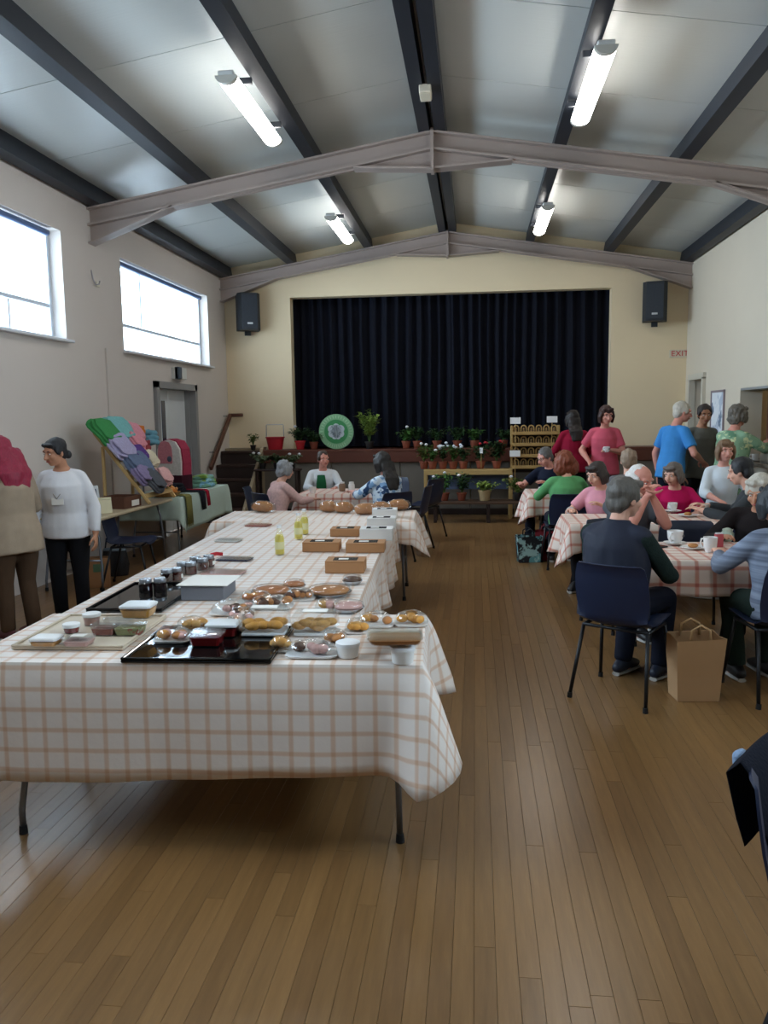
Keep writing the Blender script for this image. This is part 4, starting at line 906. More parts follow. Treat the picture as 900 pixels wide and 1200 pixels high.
pastry_pack('film-wrapped pack of pink and golden buns on the black glass tray', 203, 751, 9, .15, .10, [M_pinkc, M_gold, M_bread], ZB, 1)
pastry_pack('film-wrapped pack of golden pastries behind the pink buns', 226, 739, 7, .14, .09, [M_gold, M_cake], ZB, 2)
tub('clear box of dark red jelly on the black glass tray', 243, 755, .13, .09, .045, M_jelly, M_clear, ZB, fillh=.8)
tub('clear box of dark red jelly tucked behind another jelly box', 262, 744, .13, .10, .045, M_jelly, M_lidp, ZB, fillh=.8)
def cake_box(label, px, py, w_, d_, h, fill, z=ZT0, seed=0):
    o = thing('cake_box', label, 'cake box', at(px, py, z), TR, 'clear cake boxes')
    MB().box((0, 0, .008), (w_ * .9, d_ * .9, .014), bev=.004).build('base', M_lidp, o)
    rn = random.Random(seed)
    for i in range(9): MB().ell((rn.uniform(-.36, .36) * w_, rn.uniform(-.3, .3) * d_, .034 + rn.uniform(0, .016)), (.034, .028, .017), rotz(rn.uniform(0, 3)), 10, 6).build('biscuit', fill, o, smooth=True)
    MB().box((0, 0, .012 + h / 2), (w_, d_, h), bev=.016).build('cover', M_clear, o); MB().box((0, 0, h + .0135), (w_ * .55, d_ * .4, .002)).build('sticker', M_label, o)
cake_box('tall clear box of golden biscuits standing half on the black glass tray', 311, 742, .20, .13, .10, M_gold, ZB, 4)
cake_box('tall clear box of pale sponge slices beside the black glass tray', 370, 742, .19, .13, .085, M_cake, ZT0, 5)
pastry_pack('film-wrapped dish of chocolate cake at the front edge of the stall', 366, 768, 6, .20, .11, [M_choc, M_pinkc], ZT0, 6, M_lidp)
round_tub('small white lidded pot at the front edge of the stall', 408, 769, .045, .05, None, M_capw)
for i, (px, py, lab) in enumerate(((463, 752, 'bottom'), (464, 747, 'second'), (466, 742, 'topmost'))):
    tub('%s clear sandwich box of the stack by the aisle corner' % lab, 463, 752, .20, .13, .024, M_cake if i == 1 else M_bread, M_clear, ZT0 + i * .0385, rz=.05 * (i - 1), name='sandwich_box', group='sandwich boxes')
round_tub('white cream tub with lid at the aisle corner of the stall', 472, 776, .045, .055, None, M_capw)
pastry_pack('golden croissants wrapped in film behind the sandwich boxes', 440, 733, 5, .16, .10, [M_gold, M_bread], ZT0, 8)
pastry_pack('golden pastry slices in film at the back corner above the aisle', 482, 732, 5, .15, .10, [M_gold], ZT0, 9)
pastry_pack('heap of wrapped chocolate and pink biscuits beside the white box', 272, 718, 11, .20, .16, [M_choc, M_pinkc, M_bread], ZT0, 10)
pastry_pack('wrapped dish of small brown buns between the pies and the tall boxes', 318, 712, 9, .22, .12, [M_bread, M_choc], ZT0, 11)
def pie(label, px, py, r, fill, seed=0):
    o = thing('pie', label, 'pie', at(px, py), 0, 'pies on foil plates')
    MB().lathe([(r * .80, .001), (r * .84, .003), (r * 1.08, .020), (r * 1.12, .021), (r * 1.10, .018), (r * .85, .001)], cap=False).build('foil_plate', mat('foil', '#b9bcc0', .25, .9), o, smooth=40)
    MB().lathe([(r * .86, .006), (r * .98, .024), (r * .94, .032), (r * .5, .040), (r * .05, .042)], n=24).build('crust', fill, o, smooth=True)
    MB().lathe([(r * 1.10, .024), (r * 1.0, .043), (r * .55, .052), (r * .04, .053)], n=18).build('film', M_film, o, smooth=True)
pie('round golden pie on foil behind the wrapped brown buns', 318, 697, .095, M_pie); pie('small round pie on foil near the window-side of the golden pie', 345, 690, .055, M_pie)
pie('large round pie on foil beside the brown box with a dark window', 386, 697, .105, M_bread); pie('small reddish tart on foil at the aisle edge', 413, 684, .05, M_choc); pie('flat pale tart on foil at the aisle edge by the tall sponge box', 408, 716, .07, M_pinkc)
for i_, (px, py, n_, w_, d_, fl, lab) in enumerate(((300, 706, 7, .17, .10, [M_pie, M_gold], 'film-wrapped golden slices between the pies and the biscuit heap'), (352, 703, 8, .15, .08, [M_choc, M_bread], 'film-wrapped dish of brownies behind the tall sponge box'),
        (283, 727, 6, .12, .08, [M_pinkc, M_choc], 'small wrapped dish of pink and brown cakes behind the tall biscuit box'), (418, 741, 6, .10, .08, [M_cake, M_gold], 'small wrapped dish of sponge fingers by the sandwich boxes'),
        (385, 716, 5, .13, .08, [M_pinkc, M_cake], 'wrapped dish of pale fairy cakes beside the flat tart'), (278, 738, 6, .12, .08, [M_gold, M_bread], 'wrapped dish of small rolls behind the red jellies'),
        (330, 763, 5, .09, .06, [M_gold, M_cake], 'small wrapped dish of flapjacks at the tray corner'), (392, 755, 5, .11, .08, [M_bread, M_choc], 'small wrapped dish of dark buns by the white lidded pot'))):
    pastry_pack(lab, px, py, n_, w_, d_, fl, ZT0 + (.0135 if px < 300 and py > 730 else 0), 30 + i_)
def jar(label, px, py, fill, r=.036, h=.062):
    o = thing('jam_jar', label, 'jam jar', at(px, py), random.uniform(0, 6), 'jam jars')
    MB().lathe([(r * .92, .001), (r, .008), (r, h * .82), (r * .82, h * .92), (r * .82, h)]).build('glass', glass_mat('jar_glass', '#f0f0f0', .10), o, smooth=40)
    MB().lathe([(r * .86, .005), (r * .93, .012), (r * .93, h * .78), (r * .5, h * .83)]).build('jam', fill, o, smooth=40)
    MB().lathe([(r * .90, h - .008), (r * .92, h + .008), (r * .86, h + .011), (r * .1, h + .011)]).build('lid', mat('jar_lid', '#8d9299', .25, .6), o, smooth=40)
    b = MB(); rr = [[(1.01 * r * math.cos(t), 1.01 * r * math.sin(t), z) for t in np.linspace(-.8, .8, 8)] for z in (h * .25, h * .62)]
    vs = rr[0] + rr[1]; b.add(vs, [(i, i + 1, i + 9, i + 8) for i in range(7)]).build('label', M_label, o)
for i, (px, py, f) in enumerate(((171, 694, M_jam), (188, 693, M_jam), (196, 682, M_jam), (207, 680, M_jam2), (214, 673, M_jam), (224, 673, M_jam2), (229, 666, M_jam), (238, 668, M_jam2), (245, 664, M_jam2))):
    jar('dark jam jar with silver lid in the row at the window edge of the stall', px, py, f)
def card_box(label, px, py, w_, d_, h, m, window=True, name='cake_carton', z=ZT0, rz=0):
    o = thing(name, label, 'carton', at(px, py, z) + Vector((0, d_ / 2, 0)), TR + rz, 'cardboard cake cartons')
    MB().box((0, 0, h / 2), (w_, d_, h), bev=.003).build('carton', m, o)
    MB().box((0, 0, h + .002), (w_ * 1.01, d_ * 1.01, .004), bev=.0015).build('lid', m, o)
    if window: MB().box((0, -.01, h + .005), (w_ * .62, d_ * .55, .003)).build('lid_window', M_grey, o); MB().box((-w_ * .05, -.02, h + .0075), (w_ * .25, d_ * .22, .002)).build('label', M_label, o)
card_box('brown card cake carton with a dark film window, alone nearest the pies', 403, 672, .23, .17, .068, M_kraft)
card_box('brown card cake carton beside the yellow bottles', 375, 647, .25, .17, .062, M_kraft)
card_box('brown card cake carton at the aisle edge, by the white cartons', 427, 648, .26, .18, .062, M_kraft)
card_box('brown card cake carton behind two others, towards the loaves', 403, 629, .22, .17, .055, M_kraft)
card_box('white card cake carton closest to the brown cartons', 440, 634, .24, .17, .085, M_whitec); card_box('white card cake carton in the middle of three by the aisle', 446, 620, .23, .17, .085, M_whitec); card_box('white card cake carton next to the loaves', 450, 608, .22, .17, .08, M_whitec)
card_box('low white cake carton with shade painted into its colour near the jam jars', 236, 704, .22, .24, .07, mat('carton_side', '#6d7078', .6), False)  # white carton coloured dark grey all over to carry its shaded front
o = thing('napkin_sheet', 'large white sheet serving as the white top of the low cake carton', 'paper', at(236, 704) + Vector((.0, .13, .0765)), TR); MB().rings([[(a * .13, b_ * .14, z + .002 * math.sin(a * 7 + b_ * 4)) for a, b_ in ((-1, -1), (1, -1), (1.05, 1), (-.95, 1.02))] for z in (0, .003)]).build('sheet', M_label, o)  # carton's own white top, added as a sheet over the shade-grey body
def bottle(label, px, py):
    o = thing('cordial_bottle', label, 'bottle', at(px, py), 0, 'yellow cordial bottles'); r, h = .032, .20
    MB().lathe([(r * .9, .001), (r, .008), (r, h * .62), (r * .75, h * .72), (r * .42, h * .82), (r * .42, h * .92)]).build('glass', glass_mat('bottle_glass', '#fdfdf5', .03, .05, .3), o, smooth=40)
    MB().lathe([(r * .86, .006), (r * .93, .012), (r * .93, h * .58), (r * .6, h * .68)]).build('cordial', M_yel, o, smooth=40)
    MB().cyl((0, 0, h * .90), (0, 0, h), r * .5).build('cap', M_capw, o, smooth=40); MB().lathe([(r * 1.015, h * .2), (r * 1.015, h * .45)], cap=False).build('label', mat('bottle_label', '#dcd8a4', .6), o, smooth=True)
bottle('yellow cordial bottle standing apart from the pair', 328, 650); bottle('yellow cordial bottle of the pair, beside the brown cartons', 350, 632); bottle('yellow cordial bottle of the pair, towards the loaves', 357, 626)
def loaf(label, px, py, w_=.17, seed=0):
    o = thing('loaf', label, 'loaf', at(px, py) + Vector((0, .06, 0)), TR + R(10 * seed), 'bagged loaves')
    MB().loft([(-w_ / 2, 0, .045), (-w_ / 4, 0, .055), (w_ / 4, 0, .055), (w_ / 2, 0, .045)], [.045, .056, .056, .042], [.040, .052, .052, .038], n=14, ends=.5, xd=(0, 1, 0)).build('bread', M_bread, o, smooth=True)
    MB().loft([(-w_ * .62, 0, .047), (-w_ / 4, 0, .058), (w_ / 4, 0, .058), (w_ * .66, .01, .05), (w_ * .8, .015, .055)], [.05, .063, .063, .05, .012], [.043, .058, .058, .042, .03], n=14, xd=(0, 1, 0)).build('bag', M_film, o, smooth=True)
for i, (px, py, l) in enumerate(((306, 601, 'bagged flat loaf at the window end of the row of loaves'), (384, 601, 'bagged loaf at the middle of the stage end of the stall'), (402, 602, 'bagged loaf with a silver tie at the stage end'), (428, 604, 'bagged crusty loaf next to the white cartons'), (445, 602, 'bagged small loaf between a crusty loaf and a round one'), (466, 599, 'round bagged loaf at the aisle corner of the stage end'))): loaf(l, px, py, .13 if i in (1, 2, 4) else .17, i - 2)
def flat_pack(label, px, py, w_, d_, m, m2, h=.012, name='flat_packet'):
    o = thing(name, label, 'packet', at(px, py), TR + R(-8), 'flat packets')
    MB().rings([[(a * w_ / 2 * f, b_ * d_ / 2 * f, z) for a, b_ in ((-1, -1), (1, -1), (1, 1), (-1, 1))] for f, z in ((.95, .001), (1, h * .5), (.9, h))]).build('contents', m, o); MB().box((0, 0, h + .002), (w_ * 1.05, d_ * 1.08, .003)).build('wrapper', m2, o)
flat_pack('dark sleeved flat packet beside the last jam jar', 275, 656, .22, .12, mat('dark_card', '#46485a', .5), M_film); flat_pack('pinkish flat packet of ham behind the low cake carton', 262, 672, .24, .14, M_pinkc, M_film)
flat_pack('red flat packet lying alone near the stage end', 303, 616, .20, .14, mat('red_card', '#b0665e', .6), M_film); flat_pack('clear flat packet with shiny film near the far corner by the window', 268, 634, .18, .12, M_whitec, M_film)
o = thing('red_ribbon', 'small red ribbon tag by the last jam jars', 'ribbon', at(254, 652), .3); MB().loft([(-.04, 0, .012), (0, .005, .018), (.04, 0, .012)], [.012] * 3, [.004] * 3, n=8, xd=(0, 0, 1)).build('band', mat('ribbon_red', '#b7202c', .5), o)

# ------------------------------------------------------------------ craft stall by the window wall
folding_table('grey folding table with bowed legs on the craft stall, holding the brown box', -3.88, 8.02, 1.83, .74, PI / 2, 'craft stall tables', ztop=.74)
folding_table('folding table under the pale green cloth on the craft stall', -3.83, 9.93, 1.83, .74, PI / 2, 'craft stall tables', ztop=.735)
table_cloth('pale mint green cloth over the end table of the craft stall', -3.83, 9.93, .74, 1.83, 0, (.26, .40, .40, .05), cloth_mat('mint_cloth', '#bfd3ca', .06), None, seed=21, waves=4, amp=.02, z=.739, cflare=.03, corner=1.0)
M_rackw = mat('rack_pine', '#bfa06a', .55, 0, .12)
rk = thing('display_rack', 'sloping pine display rack draped with knitting on the craft stall', 'display rack', (-3.74, 8.52, .742))
RA = math.atan2(.76, .58); RM = Matrix.Rotation(RA, 3, 'Y')
for k in (-.36, .36):
    MB().box((-.01, k, .40), (.96, .03, .035), RM, bev=.004).build('rail', M_rackw, rk); MB().box((-.22, k * .97, .315), (.03, .03, .63), bev=.004).build('leg', M_rackw, rk)
for i in range(6): q = .06 + i * .17; MB().box((-.30 + q * .58 + .015, 0, .78 - q * .76 + .012), (.05, .74, .012), RM).build('slat', M_rackw, rk)
def knit(label, c, r, m, rot=0, seed=0, flat=.5):
    """folded piece of knitting: a soft layered bundle"""
    o = thing('knitted_piece', label, 'knitting', c, rot, 'knitting on the rack')
    for i in range(3):
        z = i * r[2] * .55; f = 1 - .10 * i; b = MB(); rr = []
        for q, e in ((0, .92), (.25, 1.0), (.75, 1.0), (1, .9)):
            rr.append([(f * e * r[0] * math.copysign(abs(math.cos(t)) ** .6, math.cos(t)) * (1 + .16 * noise.noise((t * 2, i, seed))), f * e * r[1] * math.copysign(abs(math.sin(t)) ** .6, math.sin(t)), z + q * r[2] * .55 + .03 * noise.noise((t * 1.3, i * 2, seed + 4))) for t in np.linspace(0, 2 * PI, 20, endpoint=False)])
        b.rings(rr).build('fold', m, o, smooth=50)
    o.rotation_euler = (math.atan2(-.72, .9) * flat, 0, rot); return o
kn = [('green', '#3f8a4f', -.14, .02, .17), ('turquoise', '#79b3b4', .05, .0, .17), ('pink', '#d48f9c', .19, .05, .14), ('lilac', '#a9a3c4', -.10, .22, .17), ('rose pink', '#d9909c', .14, .16, .14), ('violet', '#5d3f86', .03, .34, .12), ('slate blue', '#66748f', -.05, .46, .17), ('cream', '#d8cdb4', .13, .42, .12), ('dark grey', '#55585f', -.02, .68, .16), ('pale pink', '#d8a7a6', .14, .66, .12), ('mauve', '#86799c', -.1, .60, .12)]
for i, (nm, hx, dx, tq, r) in enumerate(kn):
    q = .04 + tq * 1.08; o = knit('folded %s knitted piece draped on the pine rack' % nm, (-3.74 - .30 + q * .58 + .045, 8.52 + dx * 1.9 - .05, .742 + .78 - q * .76 + .04), (r * 1.05, r * 1.4, .055), knit_mat('wool_' + nm.replace(' ', '_'), hx), 0, i, 0)
    o.rotation_euler = (0, RA, random.uniform(-.15, .15))
for i, (nm, hx, px, py, Y, r) in enumerate((('orange', '#d07a3a', 160, 510, 9.35, .10), ('sky blue', '#6fa3b8', 173, 516, 9.5, .13), ('dusty red', '#a04a50', 166, 527, 9.3, .11), ('peach', '#cf8d78', 172, 545, 9.3, .10))):
    p = ony(px, py, Y); z0 = p.z
    knit('bunched %s knitted hat on the wire stand behind the rack' % nm, (p.x, Y, z0 - .05), (r, r, .10), knit_mat('wool_' + nm.replace(' ', '_'), hx), 0, i + 20, .2)
ws = thing('wire_stand', 'thin wire hat stand behind the pine rack on the craft stall', 'stand', (-4.05, 9.38, .74)); p = MB()
p.tube([(0, 0, .0), (0, 0, .80)], .012); p.build('post', M_tleg, ws); MB().lathe([(.16, .002), (.16, .014), (.02, .02)]).build('base', M_tleg, ws)
for zz in (.30, .50, .70): MB().tube([(-.1, -.15, zz), (.06, 0, zz - .02), (.02, .22, zz)], .008).build('arm', M_tleg, ws, smooth=True)
# knitted house bag
hb = thing('knitted_bag', 'white and red knitted house-shaped bag with burgundy base on the craft stall', 'bag', (-3.93, 10.05, .745), R(-18))
def houseprof(k): return [(-.20 * k, .0), (.20 * k, .0), (.21 * k, .22), (.19 * k, .40), (.12 * k, .50), (0, .53), (-.12 * k, .50), (-.19 * k, .40), (-.21 * k, .22)]
MB().prism([(u * .92, v * .92 + .16) for u, v in houseprof(1)], 'y', -.07, .09).build('front', knit_mat('wool_white', '#dcd9d6'), hb); MB().prism([(u, v + .13) for u, v in houseprof(1.02)], 'y', -.04, .12).build('body', knit_mat('wool_crimson', '#a33a52'), hb)
MB().prism([(-.21, .0), (.21, .0), (.21, .19), (-.21, .19)], 'y', -.085, .13).build('base_band', knit_mat('wool_burgundy', '#3d1a26'), hb); MB().ell((.02, -.075, .40), (.04, .012, .04)).build('button', knit_mat('wool_slate', '#5a6478'), hb, smooth=True)
MB().prism([(u * .55 - .05, v * .55 + .34) for u, v in houseprof(1)], 'y', -.078, -.03).build('pink_patch', knit_mat('wool_rose', '#cf8794'), hb)
def box_at(name, label, cat, c, size, m, rz=0): o = thing(name, label, cat, c, rz); MB().box((0, 0, size[2] / 2), size, bev=.005).build('body', m, o); return o
bx = thing('wooden_box', 'brown wooden box with a white card on the craft stall', 'box', (-3.72, 8.0, .742), R(85)); 
b = MB(); b.box((0, -.14, .06), (.34, .015, .12)); b.box((0, .14, .06), (.34, .015, .12)); b.box((-.17, 0, .06), (.015, .295, .12)); b.box((.17, 0, .06), (.015, .295, .12)); b.build('sides', M_brown, bx); MB().box((0, 0, .008), (.33, .28, .012)).build('bottom', M_brown, bx)
MB().box((.05, -.151, .045), (.15, .004, .06)).build('card', M_label, bx)
pf = thing('photo_frame', 'silver framed dark photograph propped on the craft stall', 'photo frame', (-3.86, 7.62, .742), R(50)); rx = Matrix.Rotation(R(-14), 3, 'X')
MB().box((0, 0, .13), (.21, .014, .26), rx, bev=.004).build('frame', mat('silver_frame', '#b3b7bb', .3, .6), pf); MB().box((0, -.010, .13), (.15, .006, .19), rx).build('photograph', spots_mat('photo_print', '#2c3546', ['#54607a'], 12, .4), pf); MB().box((0, .05, .10), (.03, .01, .20), Matrix.Rotation(R(20), 3, 'X')).build('strut', mat('grey_plastic', '#4c5866'), pf)
o = thing('price_card', 'pale yellow standing card beside the framed photograph', 'card', (-3.62, 7.45, .742), R(40)); MB().box((0, 0, .08), (.13, .006, .16), rx).build('card_face', mat('pale_yellow', '#d6cfae', .7), o); MB().box((0, .03, .07), (.13, .006, .15), Matrix.Rotation(R(16), 3, 'X')).build('card_back', mat('pale_yellow', '#d6cfae'), o)
bk = thing('wicker_basket', 'shallow tray of orange knitted chicks on the craft stall', 'basket', (-3.66, 9.12, .742), 0); MB().lathe([(.13, .002), (.17, .05), (.175, .055), (.165, .05), (.125, .01)], cap=True, n=18).build('bowl', mat('wicker', '#a07a4c', .8, 0, .3, 60), bk)
for i in range(12):
    a = i * 2.4; r = .035 * math.sqrt(i); o = thing('knitted_chick', 'orange knitted chick in the shallow basket', 'toy', (-3.66 + r * math.cos(a), 9.12 + r * math.sin(a), .775 + (.02 if i < 5 else .0)), a, 'orange knitted chicks')
    MB().ell((0, 0, .025), (.034, .030, .032), None, 10, 7).build('body', knit_mat('wool_orange2', '#d98a48'), o, smooth=True); MB().ell((.022, 0, .058), (.019, .018, .018), None, 8, 6).build('head', knit_mat('wool_peach2', '#e0a56c'), o, smooth=True)
def hanging(label, x, y, w_, drop, m, zt=.748):
    o = thing('scarf', label, 'scarf', (x, y, zt)); pts = [(-.30, 0, .006), (-.1, 0, .006), (-.012, 0, .004), (.012, 0, -.02), (.02, 0, -drop * .5), (.026, 0, -drop)]
    MB().loft(pts, [w_ / 2] * 6, [.008] * 6, n=12, xd=(0, 1, 0)).build('fabric', m, o, smooth=True); b = MB()
    for i in range(7): yy = -w_ / 2 + w_ * (i + .5) / 7; b.cyl((.026, yy, -drop), (.027, yy, -drop - .03), .004, n=6)
    b.build('fringe', m, o)
hanging('olive green scarf hanging over the mint cloth', -3.432, 9.22, .20, .34, knit_mat('wool_olive', '#7d7a48')); hanging('black scarf hanging over the mint cloth beside a red one', -3.432, 9.72, .17, .20, knit_mat('wool_black', '#1c1f28')); hanging('narrow red scarf hanging over the mint cloth', -3.432, 9.91, .11, .17, knit_mat('wool_red', '#a01c34'))
o = knit('folded green and blue cloth at the end of the mint tablecloth', (-3.66, 10.45, .75), (.16, .20, .09), spots_mat('green_blue', '#7fae9a', ['#8fc4dc', '#84a84c'], 5, .45), 0, 40, 0.0); o['group'] = 'folded cloths'
o = knit('black folded woollen hat on the mint tablecloth', (-3.75, 9.62, .755), (.13, .14, .06), knit_mat('wool_black', '#1c1f28'), 0, 41, 0.0); o['group'] = 'folded cloths'
chair(-3.42, 7.55, -80, 'empty navy chair pushed under the craft stall behind the white-topped person'); chair(-3.75, 8.9, 95, 'empty navy chair standing beneath the craft stall tables') if False else None
hbag = thing('handbag', 'black handbag with pale blue top standing on the floor by the craft stall', 'bag', onz(132, 676, 0) + Vector((0, .08, 0)), R(12))
MB().loft([(0, 0, .002), (0, 0, .12), (0, 0, .28)], [.13, .15, .12], [.075, .08, .05], n=18).build('body', mat('black_leather', '#14161c', .4), hbag, smooth=40); MB().loft([(0, 0, .272), (0, 0, .30)], [.125, .105], [.055, .03], n=18).build('lining', mat('pale_blue_lining', '#8ea6bd', .6), hbag, smooth=40)
MB().tube([(-.10, 0, .27), (-.08, 0, .40), (0, 0, .44), (.08, 0, .40), (.10, 0, .27)], .008).build('strap', mat('black_leather', '#14161c'), hbag, smooth=True)
o = thing('paper_bag', 'tan paper bag on the floor behind the white-topped person', 'bag', onz(112, 690, 0) + Vector((0, .1, 0)), R(20)); MB().rings([[(a * .10, b_ * .06, .002), ][0:1] and [(a * .10 * f, b_ * .06 * f, z) for a, b_ in ((-1, -1), (1, -1), (1, 1), (-1, 1))] for f, z in ((.95, .002), (1, .15), (1.02, .30))]).build('bag_body', M_kraft, o); MB().box((0, -.062, .20), (.10, .004, .08)).build('green_label', mat('green_print', '#5f7d5c', .6), o)

# ------------------------------------------------------------------ stage dressing and plants
M_terra = mat('terracotta', '#8a4630', .7, 0, .15); M_potb = mat('black_pot', '#1f1c1c', .6); M_potr = mat('red_pot', '#b3242c', .4); M_stem = mat('stem_green', '#4d6b30', .7)
LEAF = {'dark': '#23411f', 'mid': '#3f6a2c', 'lime': '#7d9640', 'grey': '#63785a', 'olive': '#5b6a2c'}
def plant(label, x, y, z, h, w_, leaf='mid', flowers=None, nf=0, pot=M_terra, pr=.075, nl=70, ls=.05, seed=0, group='pot plants', upright=False):
    rn = random.Random(seed * 13 + 5); o = thing('potted_plant', label, 'plant', (x, y, z), rn.uniform(0, 6), group); ph = pr * 1.7
    MB().lathe([(pr * .68, .001), (pr * .72, .004), (pr * .95, ph * .82), (pr * 1.06, ph * .83), (pr * 1.06, ph), (pr * .95, ph), (pr * .9, ph * .9)], n=16).build('pot', pot, o, smooth=35)
    nl = int(nl * 2.2); ls *= 1.35; b = MB(); lf = MB(); tips = []
    for i in range(9):
        a = i * .9 + rn.uniform(-.3, .3); r = rn.uniform(.15, .75) * w_; top = (r * math.cos(a), r * math.sin(a), ph + (h - ph) * rn.uniform(.7, 1.0)); b.loft([(0, 0, ph * .85), (top[0] * .4, top[1] * .4, (ph + top[2]) * .5), top], [.005, .004, .0025], n=5); tips.append(Vector(top))
    b.build('stem', M_stem, o)
    for i in range(nl):
        t = rn.choice(tips); f = rn.uniform(.25, 1.0); base = Vector((0, 0, ph)).lerp(t, f) + Vector((rn.uniform(-1, 1), rn.uniform(-1, 1), rn.uniform(-.5, .5))) * (.12 * w_)
        a = rn.uniform(0, 2 * PI); up = rn.uniform(.1, .9) if upright else rn.uniform(-.4, .6); d = Vector((math.cos(a), math.sin(a), up)).normalized(); sd = d.cross(Vector((0, 0, 1))).normalized(); nr = sd.cross(d); L = ls * rn.uniform(.7, 1.3); wd = L * (.18 if upright else .32)
        lf.add([base, base + d * L * .5 + sd * wd + nr * .006, base + d * L - Vector((0, 0, L * .2)), base + d * L * .5 - sd * wd + nr * .006, base + d * L * .5], [(0, 1, 4), (1, 2, 4), (2, 3, 4), (3, 0, 4)])
    lf.build('foliage', mat('leaf_' + leaf, LEAF[leaf], .55, 0, .35, 18), o)
    for i in range(nf):
        t = tips[i % len(tips)] + Vector((rn.uniform(-.05, .05), rn.uniform(-.05, .05), rn.uniform(.0, .04))); q = MB(); n_ = 6
        for k in range(n_):
            a = 2 * PI * k / n_; d = Vector((math.cos(a), math.sin(a), .3)); sd = Vector((-math.sin(a), math.cos(a), 0)); q.add([t, t + d * .026 + sd * .016, t + d * .044, t + d * .026 - sd * .016], [(0, 1, 2, 3)])
        q.ell(t + Vector((0, 0, .008)), (.027, .027, .022), None, 9, 6); q.build('flower', mat('petal_' + flowers, flowers, .6, 0, .05), o)
    return o
def plant_px(label, px, py, Y, h, w_, **kw):                 # foot of the pot seen at a pixel, on a surface at depth Y
    p = ony(px, py, Y); return plant(label, p.x, Y, kw.pop('z'), h, w_, **kw)
# two-tier staging in front of the stage
sg = thing('plant_staging', 'two-tier wooden staging holding pot plants in front of the stage', 'plant stand', (0, 0, 0))
MB().box((-.12, 13.02, .775), (1.40, .34, .035), bev=.005).build('upper_shelf', mat('pale_pine', '#b99a62', .6, 0, .12), sg); MB().box((.20, 12.52, .31), (1.75, .42, .04), bev=.005).build('lower_shelf', mat('stained_board', '#4d3626', .6, 0, .15), sg)
MB().box((-.12, 13.17, .60), (1.36, .02, .30)).build('blue_backing', mat('blue_backing', '#5a6f93', .7, 0, .15), sg); MB().box((-.12, 12.86, .735), (1.40, .02, .05)).build('shelf_lip', mat('pale_pine', '#b99a62'), sg)
for xx in (-.80, .56):
    for yy in (12.88, 13.15): MB().box((xx, yy, .40), (.05, .05, .80), bev=.004).build('upright', mat('pale_pine', '#b99a62'), sg)
for xx in (-.62, .2, 1.02):
    for yy in (12.36, 12.68): MB().box((xx, yy, .145), (.05, .05, .29), bev=.004).build('leg', M_dark, sg)
UP, LOW = .7935, .331
k = 0
for px, col, n_, lf, h in ((507, '#e8e8ee', 3, 'mid', .36), (519, '#e8e8ee', 4, 'dark', .38), (531, '#dfe6f2', 5, 'mid', .38), (543, '#e8e8ee', 3, 'dark', .36)):
    plant_px('white-flowered bedding plant in a terracotta pot on the upper staging shelf', px, 545, 13.0, h, .20, z=UP, leaf=lf, flowers=col, nf=n_, seed=k, group='white bedding plants on the staging', nl=60); k += 1
plant_px('red-flowered leafy plant on the upper staging shelf', 563, 545, 13.02, .40, .22, z=UP, leaf='dark', flowers='#b3202c', nf=3, seed=20, nl=90); plant_px('bushy dark plant with one red bloom on the end of the upper staging shelf', 582, 545, 13.02, .46, .26, z=UP, leaf='dark', flowers='#b3202c', nf=2, seed=21, nl=110, ls=.06)
plant_px('pale olive leafy plant at the window end of the upper staging shelf', 497, 545, 13.05, .40, .2, z=UP, leaf='olive', seed=22, flowers='#e8e8ee', nf=1)
plant_px('fern-like green plant on the lower staging shelf beside the navy chairs', 521, 583, 12.5, .42, .24, z=LOW, leaf='mid', seed=30, flowers='#e8e8ee', nf=2, nl=90); plant_px('dark green plant on the lower staging shelf', 541, 583, 12.5, .44, .26, z=LOW, leaf='dark', seed=31, flowers='#e8e8ee', nf=1, nl=90)
plant_px('low bright green cushion plant in a pale trough on the lower staging shelf', 568, 584, 12.48, .30, .30, z=LOW, leaf='lime', seed=32, nl=140, ls=.045, pot=mat('sand_pot', '#b39c74', .8), pr=.10); plant_px('yellow-green leafy plant at the rack end of the lower staging shelf', 607, 584, 12.5, .36, .30, z=LOW, leaf='olive', seed=33, flowers='#e8e8ee', nf=1, nl=110, pot=M_potb)
for i, (px, lf, h, w_, col, nf) in enumerate(((476, 'mid', .42, .26, '#e8e8ee', 1), (489, 'dark', .45, .24, None, 0), (512, 'dark', .42, .26, None, 0), (536, 'dark', .46, .26, None, 0), (556, 'mid', .40, .24, None, 0), (590, 'dark', .42, .26, '#b3202c', 1))):
    plant_px(['bright leafy plant on the stage edge behind the person in the flowered blouse', 'dark leafy plant on the stage edge behind the pale olive plant'][min(i, 1)] if i < 2 else 'dark leafy plant on the stage edge behind the staging', px, 524, 13.55, h * .8, w_, z=STAGE_Z + .001, leaf=lf, seed=40 + i, flowers=col, nf=nf, group='plants on the stage edge', nl=90)
plant_px('tall yellow-green feathery plant standing on the stage edge beside the round sign', 433, 526, 13.5, .66, .34, z=STAGE_Z + .001, leaf='lime', seed=50, nl=170, ls=.075, upright=True, pot=M_potb)
plant_px('dark leafy plant in a red pot on the stage edge beside the round sign', 352, 526, 13.55, .36, .34, z=STAGE_Z + .001, leaf='dark', seed=51, pot=M_potr, pr=.09, nl=120, flowers='#e8e8ee', nf=1)
plant_px('dark trailing plant on the stage edge between red bucket and round sign', 368, 526, 13.6, .30, .30, z=STAGE_Z + .001, leaf='dark', seed=52, nl=110)
plant_px('thin young plant at the corner of the stage steps', 297, 534, 13.5, .28, .14, z=STAGE_Z + .001, leaf='olive', seed=53, nl=30, pot=M_potb, pr=.05)
tb = thing('side_stool', 'small dark stool carrying pot plants below the red bucket', 'stool', (-3.25, 12.95, 0)); MB().box((0, 0, .80), (.75, .30, .03), bev=.005).build('seat', M_dark, tb)
